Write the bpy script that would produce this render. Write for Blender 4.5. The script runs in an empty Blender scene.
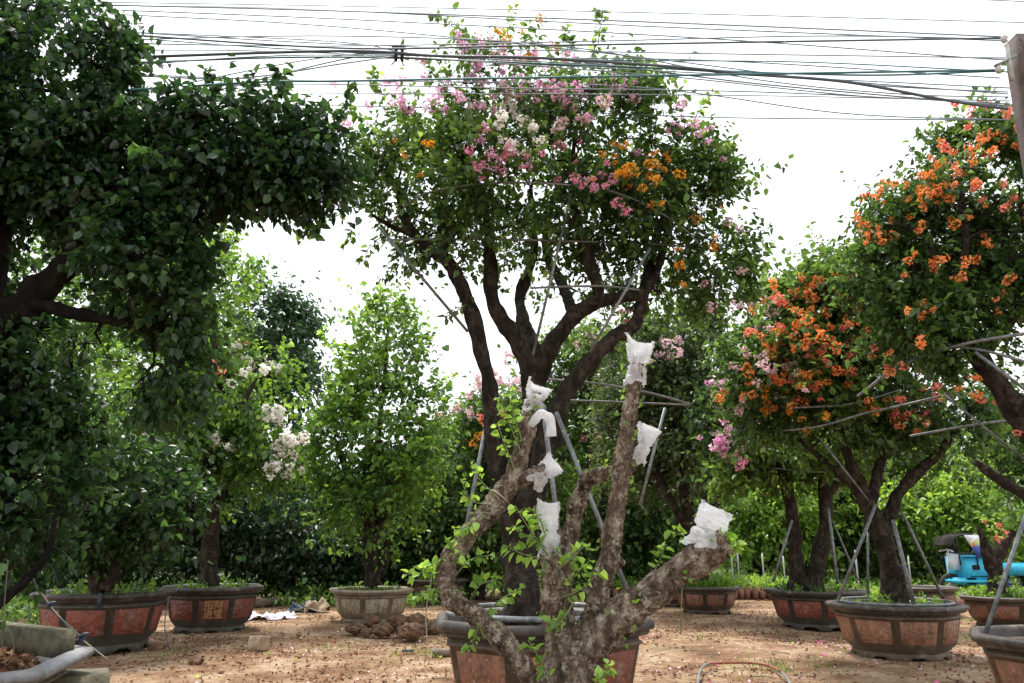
import bpy, math, random
import numpy as np
from mathutils import Vector, Matrix, Euler

R = math.radians
scene = bpy.context.scene
col = scene.collection
FPX, PITCH, H = 796.0, R(14.0), 1.25
CP, SP = math.cos(PITCH), math.sin(PITCH)

def at(px, py, Y):
    """point at forward distance Y seen at pixel px,py"""
    a = px - 512.0; b = 341.5 - py
    yw = FPX * CP - b * SP; zw = FPX * SP + b * CP
    return np.array([a / yw * Y, Y, H + zw / yw * Y])
def on_ground(px, py):
    b = 341.5 - py
    yw = FPX * CP - b * SP; zw = FPX * SP + b * CP
    Y = -H / zw * yw
    return np.array([(px - 512.0) / yw * Y, Y, 0.0])
def mpp(py, Y):
    b = 341.5 - py
    return Y / (FPX * CP - b * SP)
def to_px(p):
    p = np.asarray(p, float)
    y = p[..., 1] * CP + (p[..., 2] - H) * SP
    z = -p[..., 1] * SP + (p[..., 2] - H) * CP
    return np.stack([512 + FPX * p[..., 0] / y, 341.5 - FPX * z / y], -1)

# ---------------------------------------------------------------- materials
def new_mat(name):
    m = bpy.data.materials.new(name); m.use_nodes = True
    nt = m.node_tree; nt.nodes.clear()
    out = nt.nodes.new('ShaderNodeOutputMaterial')
    return m, nt, out
def N(nt, t, **kw):
    n = nt.nodes.new(t)
    for k, v in kw.items():
        if k in n.inputs: n.inputs[k].default_value = v
        else: setattr(n, k, v)
    return n
def ramp(nt, stops, fac):
    r = nt.nodes.new('ShaderNodeValToRGB'); cr = r.color_ramp
    while len(cr.elements) < len(stops): cr.elements.new(0.5)
    for e, (p, c) in zip(cr.elements, stops):
        e.position = p; e.color = (*c, 1)
    nt.links.new(fac, r.inputs[0]); return r.outputs[0]
def noise(nt, scale, detail=4, rough=.55, coord='Object', vec=None):
    n = nt.nodes.new('ShaderNodeTexNoise')
    n.inputs['Scale'].default_value = scale; n.inputs['Detail'].default_value = detail; n.inputs['Roughness'].default_value = rough
    if vec is None:
        tc = nt.nodes.new('ShaderNodeTexCoord'); vec = tc.outputs[coord]
    nt.links.new(vec, n.inputs['Vector'])
    return n.outputs['Fac']
def bump(nt, h, strength=.5, dist=.02):
    b = nt.nodes.new('ShaderNodeBump'); b.inputs['Strength'].default_value = strength; b.inputs['Distance'].default_value = dist
    nt.links.new(h, b.inputs['Height']); return b.outputs[0]
def mixc(nt, fac, a, b):
    m = nt.nodes.new('ShaderNodeMix'); m.data_type = 'RGBA'
    for i, s in ((0, fac), (6, a), (7, b)):
        if hasattr(s, 'is_output'): nt.links.new(s, m.inputs[i])
        else: m.inputs[i].default_value = s if i == 0 else (*s, 1)
    return m.outputs[2]

def leaf_mat(name, stops, rough=.42, trans=.42, tcol=None, spec=.5):
    m, nt, out = new_mat(name)
    at_ = nt.nodes.new('ShaderNodeAttribute'); at_.attribute_name = 'v'
    c = ramp(nt, stops, at_.outputs['Fac'])
    p = N(nt, 'ShaderNodeBsdfPrincipled', Roughness=rough)
    p.inputs['Specular IOR Level'].default_value = spec
    nt.links.new(c, p.inputs['Base Color'])
    t = nt.nodes.new('ShaderNodeBsdfTranslucent')
    hs = nt.nodes.new('ShaderNodeHueSaturation'); hs.inputs['Hue'].default_value = .476 if tcol is None else .5
    hs.inputs['Saturation'].default_value = 1.1; hs.inputs['Value'].default_value = 2.1 if tcol is None else tcol
    nt.links.new(c, hs.inputs['Color']); nt.links.new(hs.outputs[0], t.inputs['Color'])
    mx = nt.nodes.new('ShaderNodeMixShader'); mx.inputs[0].default_value = trans
    nt.links.new(p.outputs[0], mx.inputs[1]); nt.links.new(t.outputs[0], mx.inputs[2])
    nt.links.new(mx.outputs[0], out.inputs[0])
    return m
def leafset(name, dark, mid, light, **kw):
    return leaf_mat(name, [(0, dark), (.45, mid), (.88, light), (1, tuple(min(1, x * 1.6 + .02) for x in light))], **kw)

def bark_mat(name, dark, mid, light, scale=9, bs=.8, lich=None):
    m, nt, out = new_mat(name)
    tc = nt.nodes.new('ShaderNodeTexCoord')
    mp = nt.nodes.new('ShaderNodeMapping'); mp.inputs['Scale'].default_value = (1, 1, .45)
    nt.links.new(tc.outputs['Object'], mp.inputs[0])
    n1 = noise(nt, scale, 8, .7, vec=mp.outputs[0])
    c = ramp(nt, [(.32, dark), (.5, mid), (.68, light)], n1)
    n2 = noise(nt, scale * 3.5, 6, .7, vec=mp.outputs[0])
    if lich:
        f = ramp(nt, [(.54, (0, 0, 0)), (.60, (1, 1, 1))], noise(nt, scale * .8, 6, .75))
        c = mixc(nt, f, c, lich)
    p = N(nt, 'ShaderNodeBsdfPrincipled', Roughness=.9); p.inputs['Specular IOR Level'].default_value = .2
    nt.links.new(c, p.inputs['Base Color'])
    ad = nt.nodes.new('ShaderNodeMath'); ad.operation = 'ADD'
    nt.links.new(n1, ad.inputs[0]); nt.links.new(n2, ad.inputs[1])
    nt.links.new(bump(nt, ad.outputs[0], bs, .03), p.inputs['Normal'])
    nt.links.new(p.outputs[0], out.inputs[0]); return m

def simple_mat(name, c1, c2=None, scale=6, rough=.6, metal=0, bs=.2, bscale=None, spec=.5, lo=.38, hi=.62):
    m, nt, out = new_mat(name)
    p = N(nt, 'ShaderNodeBsdfPrincipled', Roughness=rough, Metallic=metal); p.inputs['Specular IOR Level'].default_value = spec
    n1 = noise(nt, scale, 6, .65)
    nt.links.new(ramp(nt, [(lo, c1), (hi, c2 or c1)], n1), p.inputs['Base Color'])
    if bs: nt.links.new(bump(nt, noise(nt, bscale or scale * 5, 5, .6), bs, .01), p.inputs['Normal'])
    nt.links.new(p.outputs[0], out.inputs[0]); return m

M = {}
M['leaf_dark'] = leafset('leaf_dark', (.008, .024, .009), (.019, .052, .016), (.055, .125, .03), spec=.6, rough=.38)
M['leaf_main'] = leafset('leaf_main', (.020, .050, .014), (.058, .125, .026), (.15, .25, .055), rough=.4)
M['leaf_light'] = leafset('leaf_light', (.03, .080, .018), (.095, .20, .036), (.21, .35, .07), trans=.42)
M['leaf_orange'] = leafset('leaf_orange', (.02, .050, .014), (.052, .115, .026), (.12, .21, .05), rough=.4)
M['leaf_lime'] = leafset('leaf_lime', (.07, .15, .03), (.13, .25, .045), (.24, .36, .07), trans=.45)
M['leaf_fresh'] = leafset('leaf_fresh', (.020, .062, .020), (.06, .15, .036), (.15, .29, .065))
M['leaf_far'] = leafset('leaf_far', (.018, .042, .02), (.035, .078, .033), (.07, .13, .05))
M['leaf_dry'] = leafset('leaf_dry', (.03, .06, .022), (.075, .12, .04), (.15, .19, .07))
M['leaf_sprout'] = leafset('leaf_sprout', (.07, .16, .03), (.12, .25, .045), (.22, .36, .07), trans=.45)
def petal(name, a, b, c): return leaf_mat(name, [(0, a), (.5, b), (1, c)], rough=.6, trans=.4, tcol=1.15, spec=.2)
M['pink'] = petal('petal_pink', (.72, .30, .54), (.86, .50, .70), (.90, .70, .82))
M['rose'] = petal('petal_rose', (.72, .20, .38), (.86, .38, .52), (.90, .58, .66))
M['white'] = petal('petal_white', (.78, .74, .66), (.87, .85, .80), (.90, .88, .85))
M['blush'] = petal('petal_blush', (.66, .40, .46), (.80, .58, .62), (.86, .74, .74))
M['orange'] = petal('petal_orange', (.82, .24, .07), (.88, .36, .14), (.92, .50, .26))
M['amber'] = petal('petal_amber', (.75, .30, .03), (.85, .43, .06), (.85, .52, .14))
M['coral'] = petal('petal_coral', (.76, .16, .12), (.85, .30, .24), (.88, .48, .38))
M['bark_dark'] = bark_mat('bark_dark', (.006, .005, .004), (.026, .019, .014), (.085, .064, .048), 14, 1.0, lich=(.07, .058, .044))
M['bark_black'] = bark_mat('bark_black', (.003, .003, .003), (.010, .008, .006), (.035, .028, .022), 14, 1.0)
M['bark_far'] = bark_mat('bark_far', (.012, .009, .007), (.04, .03, .024), (.10, .08, .06), 8)
M['bark_stump'] = bark_mat('bark_stump', (.014, .010, .008), (.15, .105, .075), (.48, .40, .31), 20, 1.0, lich=(.46, .40, .31))
M['twig'] = simple_mat('twig_bark', (.06, .05, .03), (.12, .1, .05), bs=0)
M['stem_green'] = simple_mat('stem_green', (.09, .13, .04), (.14, .16, .06), bs=0)
M['cut'] = simple_mat('cut_wood', (.35, .25, .15), (.5, .4, .27), 30)
M['steel'] = simple_mat('galvanised_pipe', (.10, .11, .115), (.24, .25, .26), 20, .55, .3, .1)
M['steel_dark'] = simple_mat('weathered_pipe', (.09, .10, .10), (.2, .2, .19), 14, .6, .3, .1)
M['cable'] = simple_mat('cable_grey_glare', (.14, .19, .22), (.19, .25, .28), bs=0)  # base colour lifted towards pale blue to imitate sky glare on the cables
M['cable_teal'] = simple_mat('cable_teal', (.03, .12, .13), (.05, .16, .17), bs=0)
M['cable_black'] = simple_mat('cable_black', (.05, .07, .085), (.08, .10, .12), bs=0)
M['concrete'] = simple_mat('pole_concrete', (.05, .035, .034), (.11, .08, .076), 5, .9, 0, .5, 40)
M['stone'] = simple_mat('stone', (.24, .17, .11), (.42, .32, .22), 9, .9, 0, .8, 25)
M['laterite'] = simple_mat('laterite', (.07, .042, .025), (.20, .11, .062), 9, .95, 0, 1, 30)
M['moss_stone'] = simple_mat('moss_stone', (.06, .06, .035), (.17, .15, .10), 9, .95, 0, .8, 30)
M['soil'] = simple_mat('pot_soil', (.045, .032, .022), (.13, .09, .06), 16, 1, 0, 1, 40)
M['rope'] = simple_mat('rope_tan', (.25, .20, .14), (.35, .3, .2), bs=0)
M['tie'] = simple_mat('blue_black_tie', (.015, .03, .05), (.03, .05, .08), bs=0)
M['hose_red'] = simple_mat('hose_red', (.22, .05, .04), (.32, .09, .065), 8, .6)
M['hose_grey'] = simple_mat('hose_grey', (.14, .14, .15), (.22, .22, .22), 8, .5)
M['cyan'] = simple_mat('cyan_paint', (.02, .28, .46), (.03, .46, .68), 6, .5, 0, .1)
M['tarp'] = simple_mat('blue_tarp', (.03, .06, .30), (.07, .10, .40), 5, .6)
M['rubber'] = simple_mat('rubber', (.02, .02, .02), (.05, .045, .04), 12, .85)
M['tin'] = simple_mat('pale_sheet', (.50, .52, .60), (.68, .70, .76), 5, .5)
M['darkmetal'] = simple_mat('dark_metal', (.012, .011, .011), (.035, .03, .028), 8, .9, spec=.15)
M['terra'] = simple_mat('clay_brown', (.13, .06, .04), (.22, .10, .065), 8, .8)
M['wood'] = simple_mat('weathered_wood', (.13, .10, .07), (.24, .2, .15), 10, .9)
M['white_post'] = simple_mat('pale_stake', (.30, .30, .29), (.45, .45, .43), 10, .7)
M['litter'] = leaf_mat('leaf_litter', [(0, (.07, .035, .02)), (.4, (.17, .075, .04)), (.8, (.28, .15, .085)), (1, (.48, .36, .25))], rough=.9, trans=.1, tcol=1, spec=.1)
M['bagpink'] = simple_mat('bag_pink', (.55, .45, .62), (.75, .68, .78), 10, .4)

def plastic():
    m, nt, out = new_mat('plastic_film')
    p = N(nt, 'ShaderNodeBsdfPrincipled', Roughness=.14); p.inputs['Base Color'].default_value = (.92, .93, .95, 1)
    n1 = noise(nt, 22, 5, .7)
    nt.links.new(bump(nt, n1, .9, .02), p.inputs['Normal'])
    t = nt.nodes.new('ShaderNodeBsdfTransparent'); t.inputs[0].default_value = (.96, .97, .98, 1)
    tl = nt.nodes.new('ShaderNodeBsdfTranslucent'); tl.inputs[0].default_value = (.95, .96, .98, 1)
    m1 = nt.nodes.new('ShaderNodeMixShader'); m1.inputs[0].default_value = .62
    nt.links.new(p.outputs[0], m1.inputs[1]); nt.links.new(tl.outputs[0], m1.inputs[2])
    mx = nt.nodes.new('ShaderNodeMixShader')
    nt.links.new(ramp(nt, [(.28, (.10, .10, .10)), (.72, (.55, .55, .55))], noise(nt, 16, 4, .6)), mx.inputs[0])
    nt.links.new(m1.outputs[0], mx.inputs[1]); nt.links.new(t.outputs[0], mx.inputs[2])
    nt.links.new(mx.outputs[0], out.inputs[0]); return m
M['plastic'] = plastic()

def pot_mats(key, panel1, panel2, frame1, frame2, rim1, rim2):
    def mk(nm, a, b, rough, relief=False, dirt=(.05, .038, .028)):
        m, nt, out = new_mat(nm)
        c = ramp(nt, [(.36, a), (.64, b)], noise(nt, 5, 6, .7))
        # grime streaks and stains (wear of the glaze)
        tc = nt.nodes.new('ShaderNodeTexCoord'); mp = nt.nodes.new('ShaderNodeMapping'); mp.inputs['Scale'].default_value = (9, 9, 1.3)
        nt.links.new(tc.outputs['Object'], mp.inputs[0])
        f = ramp(nt, [(.44, (0, 0, 0)), (.66, (.85, .85, .85))], noise(nt, 1.3, 7, .8, vec=mp.outputs[0]))
        f0 = ramp(nt, [(.56, (0, 0, 0)), (.66, (.55, .55, .55))], noise(nt, 7, 6, .75))
        c = mixc(nt, f0, c, (.30, .25, .19))
        c = mixc(nt, f, c, dirt)
        p = N(nt, 'ShaderNodeBsdfPrincipled', Roughness=rough); nt.links.new(c, p.inputs['Base Color'])
        p.inputs['Specular IOR Level'].default_value = .4
        if relief:
            v = nt.nodes.new('ShaderNodeTexVoronoi'); v.inputs['Scale'].default_value = 24; v.feature = 'SMOOTH_F1'
            nt.links.new(tc.outputs['Object'], v.inputs['Vector'])
            nt.links.new(bump(nt, v.outputs['Distance'], .5, .03), p.inputs['Normal'])
            g_ = ramp(nt, [(.10, (.75, .75, .75)), (.26, (0, 0, 0))], v.outputs['Distance'])
            g2 = ramp(nt, [(.45, (0, 0, 0)), (.62, (1, 1, 1))], noise(nt, 3.5, 4, .6))
            ml = nt.nodes.new('ShaderNodeMath'); ml.operation = 'MULTIPLY'; nt.links.new(g_, ml.inputs[0]); nt.links.new(g2, ml.inputs[1])
            c2 = mixc(nt, ml.outputs[0], c, tuple(min(.6, x * 1.25 + .10) for x in b)); nt.links.new(c2, p.inputs['Base Color'])
        else:
            nt.links.new(bump(nt, noise(nt, 30, 5, .7), .35, .01), p.inputs['Normal'])
        nt.links.new(p.outputs[0], out.inputs[0]); return m
    return dict(panel=mk(key + '_panel', panel1, panel2, .6, True), frame=mk(key + '_frame', frame1, frame2, .6), rim=mk(key + '_rim', rim1, rim2, .55, dirt=(.10, .085, .075)))
PM = {
 'red': pot_mats('pot_red', (.17, .035, .022), (.26, .075, .045), (.045, .05, .042), (.10, .095, .075), (.014, .011, .010), (.042, .034, .03)),
 'orange': pot_mats('pot_orange', (.24, .10, .055), (.35, .17, .10), (.09, .065, .045), (.16, .12, .08), (.016, .013, .012), (.05, .04, .036)),
 'pale': pot_mats('pot_pale', (.32, .26, .17), (.42, .36, .26), (.26, .22, .15), (.36, .30, .22), (.25, .20, .13), (.34, .28, .2)),
 'brown': pot_mats('pot_brown', (.17, .07, .045), (.25, .11, .07), (.06, .045, .035), (.12, .085, .06), (.04, .03, .028), (.09, .07, .06)),
 'grey': pot_mats('pot_grey', (.22, .19, .13), (.32, .28, .19), (.17, .15, .11), (.26, .23, .17), (.15, .16, .175), (.28, .29, .31)),
}
M['gold'] = simple_mat('gold_lettering', (.38, .22, .07), (.50, .33, .12), 14, .6)

def ground_mat():
    m, nt, out = new_mat('ground_dirt')
    c = ramp(nt, [(.34, (.13, .07, .04)), (.44, (.24, .14, .08)), (.54, (.37, .25, .155)), (.66, (.50, .38, .26))], noise(nt, 1.5, 10, .68))
    f = ramp(nt, [(.50, (0, 0, 0)), (.66, (.85, .85, .85))], noise(nt, 9, 7, .75))
    c = mixc(nt, f, c, (.19, .085, .05))
    f2 = ramp(nt, [(.55, (0, 0, 0)), (.68, (.6, .6, .6))], noise(nt, .55, 5, .6))
    c = mixc(nt, f2, c, (.17, .15, .085))
    f3 = ramp(nt, [(.60, (0, 0, 0)), (.70, (.8, .8, .8))], noise(nt, 45, 4, .7))
    c = mixc(nt, f3, c, (.46, .36, .28))
    # beyond the yard the soil is overgrown
    tc = nt.nodes.new('ShaderNodeTexCoord'); sx = nt.nodes.new('ShaderNodeSeparateXYZ'); nt.links.new(tc.outputs['Object'], sx.inputs[0])
    mr = nt.nodes.new('ShaderNodeMapRange'); mr.inputs['From Min'].default_value = 17; mr.inputs['From Max'].default_value = 24
    nt.links.new(sx.outputs['Y'], mr.inputs['Value'])
    c = mixc(nt, mr.outputs[0], c, (.07, .09, .035))
    p = N(nt, 'ShaderNodeBsdfPrincipled', Roughness=.95); p.inputs['Specular IOR Level'].default_value = .15
    nt.links.new(c, p.inputs['Base Color'])
    nt.links.new(bump(nt, noise(nt, 14, 9, .75), 1.0, .05), p.inputs['Normal'])
    nt.links.new(p.outputs[0], out.inputs[0]); return m
M['ground'] = ground_mat()

# ---------------------------------------------------------------- object helpers
def tag(o, label=None, cat=None, group=None, kind=None):
    if label: o['label'] = label
    if cat: o['category'] = cat
    if group: o['group'] = group
    if kind: o['kind'] = kind
    return o
def empty(name, loc, label, cat, group=None):
    o = bpy.data.objects.new(name, None); o.empty_display_size = .1
    o.location = [float(v) for v in loc]; col.objects.link(o)
    return tag(o, label, cat, group)
def wloc(o):
    v = np.zeros(3)
    while o is not None:
        v += np.array(o.location); o = o.parent
    return v
def mesh_np(name, V, F, mats, attr=None, parent=None, smooth=False, mi=None, org=None):
    """V (n,3) world; F list of (k,m) int arrays of equal-size polygons"""
    V = np.asarray(V, float)
    if not isinstance(F, list): F = [F]
    o_ = wloc(parent) if parent is not None else (np.array(org, float) if org is not None else np.zeros(3))
    V = V - o_
    me = bpy.data.meshes.new(name)
    me.vertices.add(len(V)); me.vertices.foreach_set('co', V.astype(np.float32).ravel())
    loops = np.concatenate([f.ravel() for f in F]); tot = np.concatenate([np.full(len(f), f.shape[1]) for f in F])
    st = np.concatenate([[0], np.cumsum(tot)[:-1]])
    me.loops.add(len(loops)); me.loops.foreach_set('vertex_index', loops.astype(np.int32))
    me.polygons.add(len(tot)); me.polygons.foreach_set('loop_start', st.astype(np.int32)); me.polygons.foreach_set('loop_total', tot.astype(np.int32))
    if smooth: me.polygons.foreach_set('use_smooth', np.ones(len(tot), bool))
    if mi is not None: me.polygons.foreach_set('material_index', np.asarray(mi, np.int32))
    for m in (mats if isinstance(mats, (list, tuple)) else [mats]): me.materials.append(m)
    if attr is not None:
        a = me.attributes.new('v', 'FLOAT', 'FACE'); a.data.foreach_set('value', np.asarray(attr, np.float32))
    me.update(calc_edges=True); me.validate()
    o = bpy.data.objects.new(name, me); col.objects.link(o)
    if parent is not None: o.parent = parent
    elif org is not None: o.location = [float(v) for v in o_]
    return o
class MB:
    def __init__(s): s.V = []; s.F = {}; s.n = 0
    def add(s, V, F):
        V = np.asarray(V, float)
        for f in (F if isinstance(F, list) else [F]):
            f = np.asarray(f)
            if f.size: s.F.setdefault(f.shape[1], []).append(f + s.n)
        s.V.append(V); s.n += len(V); return s
    def tube(s, P, r, n=8, cap=True, jit=0, rng=None, rough=0, seed=0):
        P = np.asarray(P, float); k = len(P); r = np.broadcast_to(np.asarray(r, float), (k,))
        T = np.gradient(P, axis=0); T /= np.linalg.norm(T, axis=1)[:, None] + 1e-9
        ref = np.array([0, 0, 1.0]) if abs(T[0][2]) < .9 else np.array([1.0, 0, 0])
        U = []; u = np.cross(T[0], ref); u /= np.linalg.norm(u)
        for t in T:
            u = u - t * np.dot(u, t); u /= np.linalg.norm(u) + 1e-9; U.append(u)
        U = np.array(U); W = np.cross(T, U)
        a = np.linspace(0, 2 * np.pi, n, endpoint=False)
        rr = np.repeat(r[:, None], n, 1)
        if rough:
            fq = field(np.random.default_rng(int(seed * 10) + 1), 1.0)
            ph = np.arange(k)[:, None] * .35
            rr = rr * (1 + rough * (np.sin(2 * a + ph * .8 + seed) * .6 + np.sin(3 * a - ph * 1.3 + seed * 2) * .45 + np.sin(5 * a + ph * 2.1 + seed * 3) * .3 + .5 * np.sin(ph * 1.9 + seed)))
        if rough:
            dirs = (np.cos(a)[None, :, None] * U[:, None] + np.sin(a)[None, :, None] * W[:, None]); q = (P[:, None] + rr[..., None] * dirs).reshape(-1, 3); rm = max(float(np.mean(r)), .01)
            rr = rr * (1 + .10 * fq(q * np.array([1.6, 1.6, .5]) / rm) + .06 * fq(q * np.array([4, 4, 1.2]) / rm + 5)).reshape(k, n)
        ring = P[:, None] + rr[..., None] * (np.cos(a)[None, :, None] * U[:, None] + np.sin(a)[None, :, None] * W[:, None])
        i = np.arange(k - 1)[:, None] * n; j = np.arange(n)[None]; j2 = (j + 1) % n
        F = np.stack([i + j, i + j2, i + n + j2, i + n + j], -1).reshape(-1, 4)
        V = ring.reshape(-1, 3); Fs = [F]
        if cap:
            V = np.vstack([V, P[0], P[-1]]); jj = np.arange(n)
            Fs.append(np.concatenate([np.stack([np.full(n, k * n), (jj + 1) % n, jj], 1), np.stack([np.full(n, k * n + 1), (k - 1) * n + jj, (k - 1) * n + (jj + 1) % n], 1)]))
        return s.add(V, Fs)
    def box(s, c, sz, rot=0, tilt=0):
        x, y, z = np.array(sz) / 2
        V = np.array([(a * x, b * y, d * z) for a in (-1, 1) for b in (-1, 1) for d in (-1, 1)])
        m = np.array(Euler((tilt, 0, rot)).to_matrix()); V = V @ m.T + np.array(c)
        return s.add(V, np.array([(0, 1, 3, 2), (4, 6, 7, 5), (0, 4, 5, 1), (2, 3, 7, 6), (0, 2, 6, 4), (1, 5, 7, 3)]))
    def build(s, name, mat, parent=None, smooth=False, org=None, attr=None):
        V = np.vstack(s.V); F = [np.vstack(s.F[k]) for k in sorted(s.F)]
        return mesh_np(name, V, F, mat, parent=parent, smooth=smooth, org=org, attr=attr)
def smooth_path(P, m=6):
    """Catmull-Rom resample; works with any number of columns"""
    P = np.asarray(P, float)
    if len(P) < 3:
        t = np.linspace(0, 1, m + 1)[:, None]; return P[0] * (1 - t) + P[1] * t
    Q = np.vstack([2 * P[0] - P[1], P, 2 * P[-1] - P[-2]]); out = []
    for i in range(1, len(Q) - 2):
        for t in np.linspace(0, 1, m, endpoint=False):
            a, b, c, d = Q[i - 1], Q[i], Q[i + 1], Q[i + 2]
            out.append(.5 * (2 * b + (c - a) * t + (2 * a - 5 * b + 4 * c - d) * t * t + (3 * b - a - 3 * c + d) * t ** 3))
    out.append(P[-1]); return np.array(out)
def unit(v): return v / (np.linalg.norm(v, axis=-1, keepdims=True) + 1e-9)

# ---------------------------------------------------------------- foliage
def leaves_np(pos, d, nrm, size, wid, rng):
    n = len(pos); d = unit(d); s = unit(np.cross(d, nrm)); u = np.cross(s, d)
    L = size[:, None]; W = (size * wid)[:, None]
    fold = rng.uniform(.03, .5, (n, 1)) * W; cur = rng.uniform(-.05, .38, (n, 1)) * L
    v0 = pos
    v1 = pos + d * L * .28 + s * W * .5 + u * fold; v5 = pos + d * L * .28 - s * W * .5 + u * fold
    v2 = pos + d * L * .66 + s * W * .40 + u * (fold * .8 - cur * .4); v4 = pos + d * L * .66 - s * W * .40 + u * (fold * .8 - cur * .4)
    v3 = pos + d * L - u * cur
    V = np.stack([v0, v1, v2, v3, v4, v5], 1).reshape(-1, 3)
    b = np.arange(n)[:, None] * 6
    F = np.stack([b + np.array([0, 1, 2, 3]), b + np.array([0, 3, 4, 5])], 1).reshape(-1, 4)
    return V, F
def shoot_leaves(A, B, nl, size, wid, rng, droop=.25, val=None, spread=1.0):
    """leaves along the segments A->B"""
    n = len(A); t = (np.arange(nl)[None] + rng.uniform(.1, .9, (n, nl))) / nl
    t = .15 + .85 * t
    P = A[:, None] * (1 - t[..., None]) + B[:, None] * t[..., None]
    D = unit(B - A)[:, None]
    rnd = rng.normal(size=(n, nl, 3)); side = unit(rnd - D * np.sum(rnd * D, -1, keepdims=True))
    d = unit(side * spread + D * .55 + np.array([0, 0, -droop]))
    nr = unit(rng.normal(size=(n, nl, 3)) * .55 + np.array([0, 0, 1.0]) + side * .25)
    P = P + side * size * .2
    sz = size * rng.uniform(.35, 1.3, (n, nl))
    V, F = leaves_np(P.reshape(-1, 3), d.reshape(-1, 3), nr.reshape(-1, 3), sz.ravel(), wid, rng)
    base = rng.uniform(.12, .72, (n, 1)) if val is None else val[:, None]
    v = np.clip(base + rng.normal(0, .16, (n, nl)), 0, .97); v[rng.random((n, nl)) < .012] = 1
    return V, F, np.repeat(v.ravel(), 2)
def field(rng, freq):
    K = rng.normal(size=(7, 3)) * freq; ph = rng.uniform(0, 6.28, 7)
    return lambda p: np.sin(p @ K.T + ph).sum(1) / 2.6

PETAL = {}
def petal_mesh(colr, k, size, rng):
    n = 20; c = unit(rng.normal(size=(n, 3))) * rng.uniform(.2, 1, (n, 1)) ** .5 * size
    c[:, 2] *= .75
    out = unit(c + rng.normal(size=(n, 3)) * size * .3 + np.array([0, 0, size * .3]))
    P = []; D = []; Nn = []
    for i in range(n):
        x = unit(np.cross(out[i], rng.normal(size=3))); y = np.cross(out[i], x)
        for a in (0, 2.09, 4.19):
            rd = x * math.cos(a) + y * math.sin(a)
            P.append(c[i]); D.append(rd * .8 + out[i] * .75); Nn.append(out[i] * .8 - rd * .7)
    V, F = leaves_np(np.array(P), np.array(D), np.array(Nn), np.full(len(P), size * .42) * rng.uniform(.75, 1.15, len(P)), .85, rng)
    e = rng.normal(size=(n, 3)) * .022 * size; b0 = len(V); V = np.vstack([V, c * 0 - [0, 0, size * .5], c * 0 - [0, 0, size * .5] + e, c + e, c])
    i_ = np.arange(n); F = np.vstack([F, np.stack([b0 + i_, b0 + n + i_, b0 + 2 * n + i_, b0 + 3 * n + i_], 1)])
    v = np.repeat(np.clip(np.repeat(rng.uniform(.1, .9, n), 3) + rng.normal(0, .12, 3 * n), 0, 1), 2)
    return V, F, np.concatenate([v, np.zeros(n)])

def clusters(root, items, size, rng):
    """items: (position, colour key); first 100 are parts, the rest one stuff part"""
    items = list(items)
    cam = np.array([0, 0, H])
    for i, (p, c) in enumerate(items[:100]):
        k = int(rng.integers(0, 4)); key = (c, k)
        s = size * rng.uniform(.6, 1.45)
        if key not in PETAL:
            V, F, v = petal_mesh(c, k, 1.0, np.random.default_rng(hash(key[1]) + len(c) * 7))
            o = mesh_np('flower_cluster', V, F, M[c], attr=v); PETAL[key] = o.data
        else:
            o = bpy.data.objects.new('flower_cluster', PETAL[key]); col.objects.link(o)
        o.parent = root; o.location = [float(x) for x in (p - wloc(root))]
        o.rotation_euler = [float(x) for x in rng.uniform(0, 6.28, 3)]; o.scale = [float(s * rng.uniform(.8, 1.25)) for _ in range(3)]
    rest = items[100:]
    for c in sorted(set(c for _, c in rest)):
        VV = []; FF = []; vv = []; n0 = 0
        for p, cc in rest:
            if cc != c: continue
            V, F, v = petal_mesh(c, 0, size * rng.uniform(.6, 1.2), rng)
            VV.append(V + p); FF.append(F + n0); vv.append(v); n0 += len(V)
        o = mesh_np('blossoms', np.vstack(VV), np.vstack(FF), M[c], attr=np.concatenate(vv), parent=root); o['kind'] = 'stuff'

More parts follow.
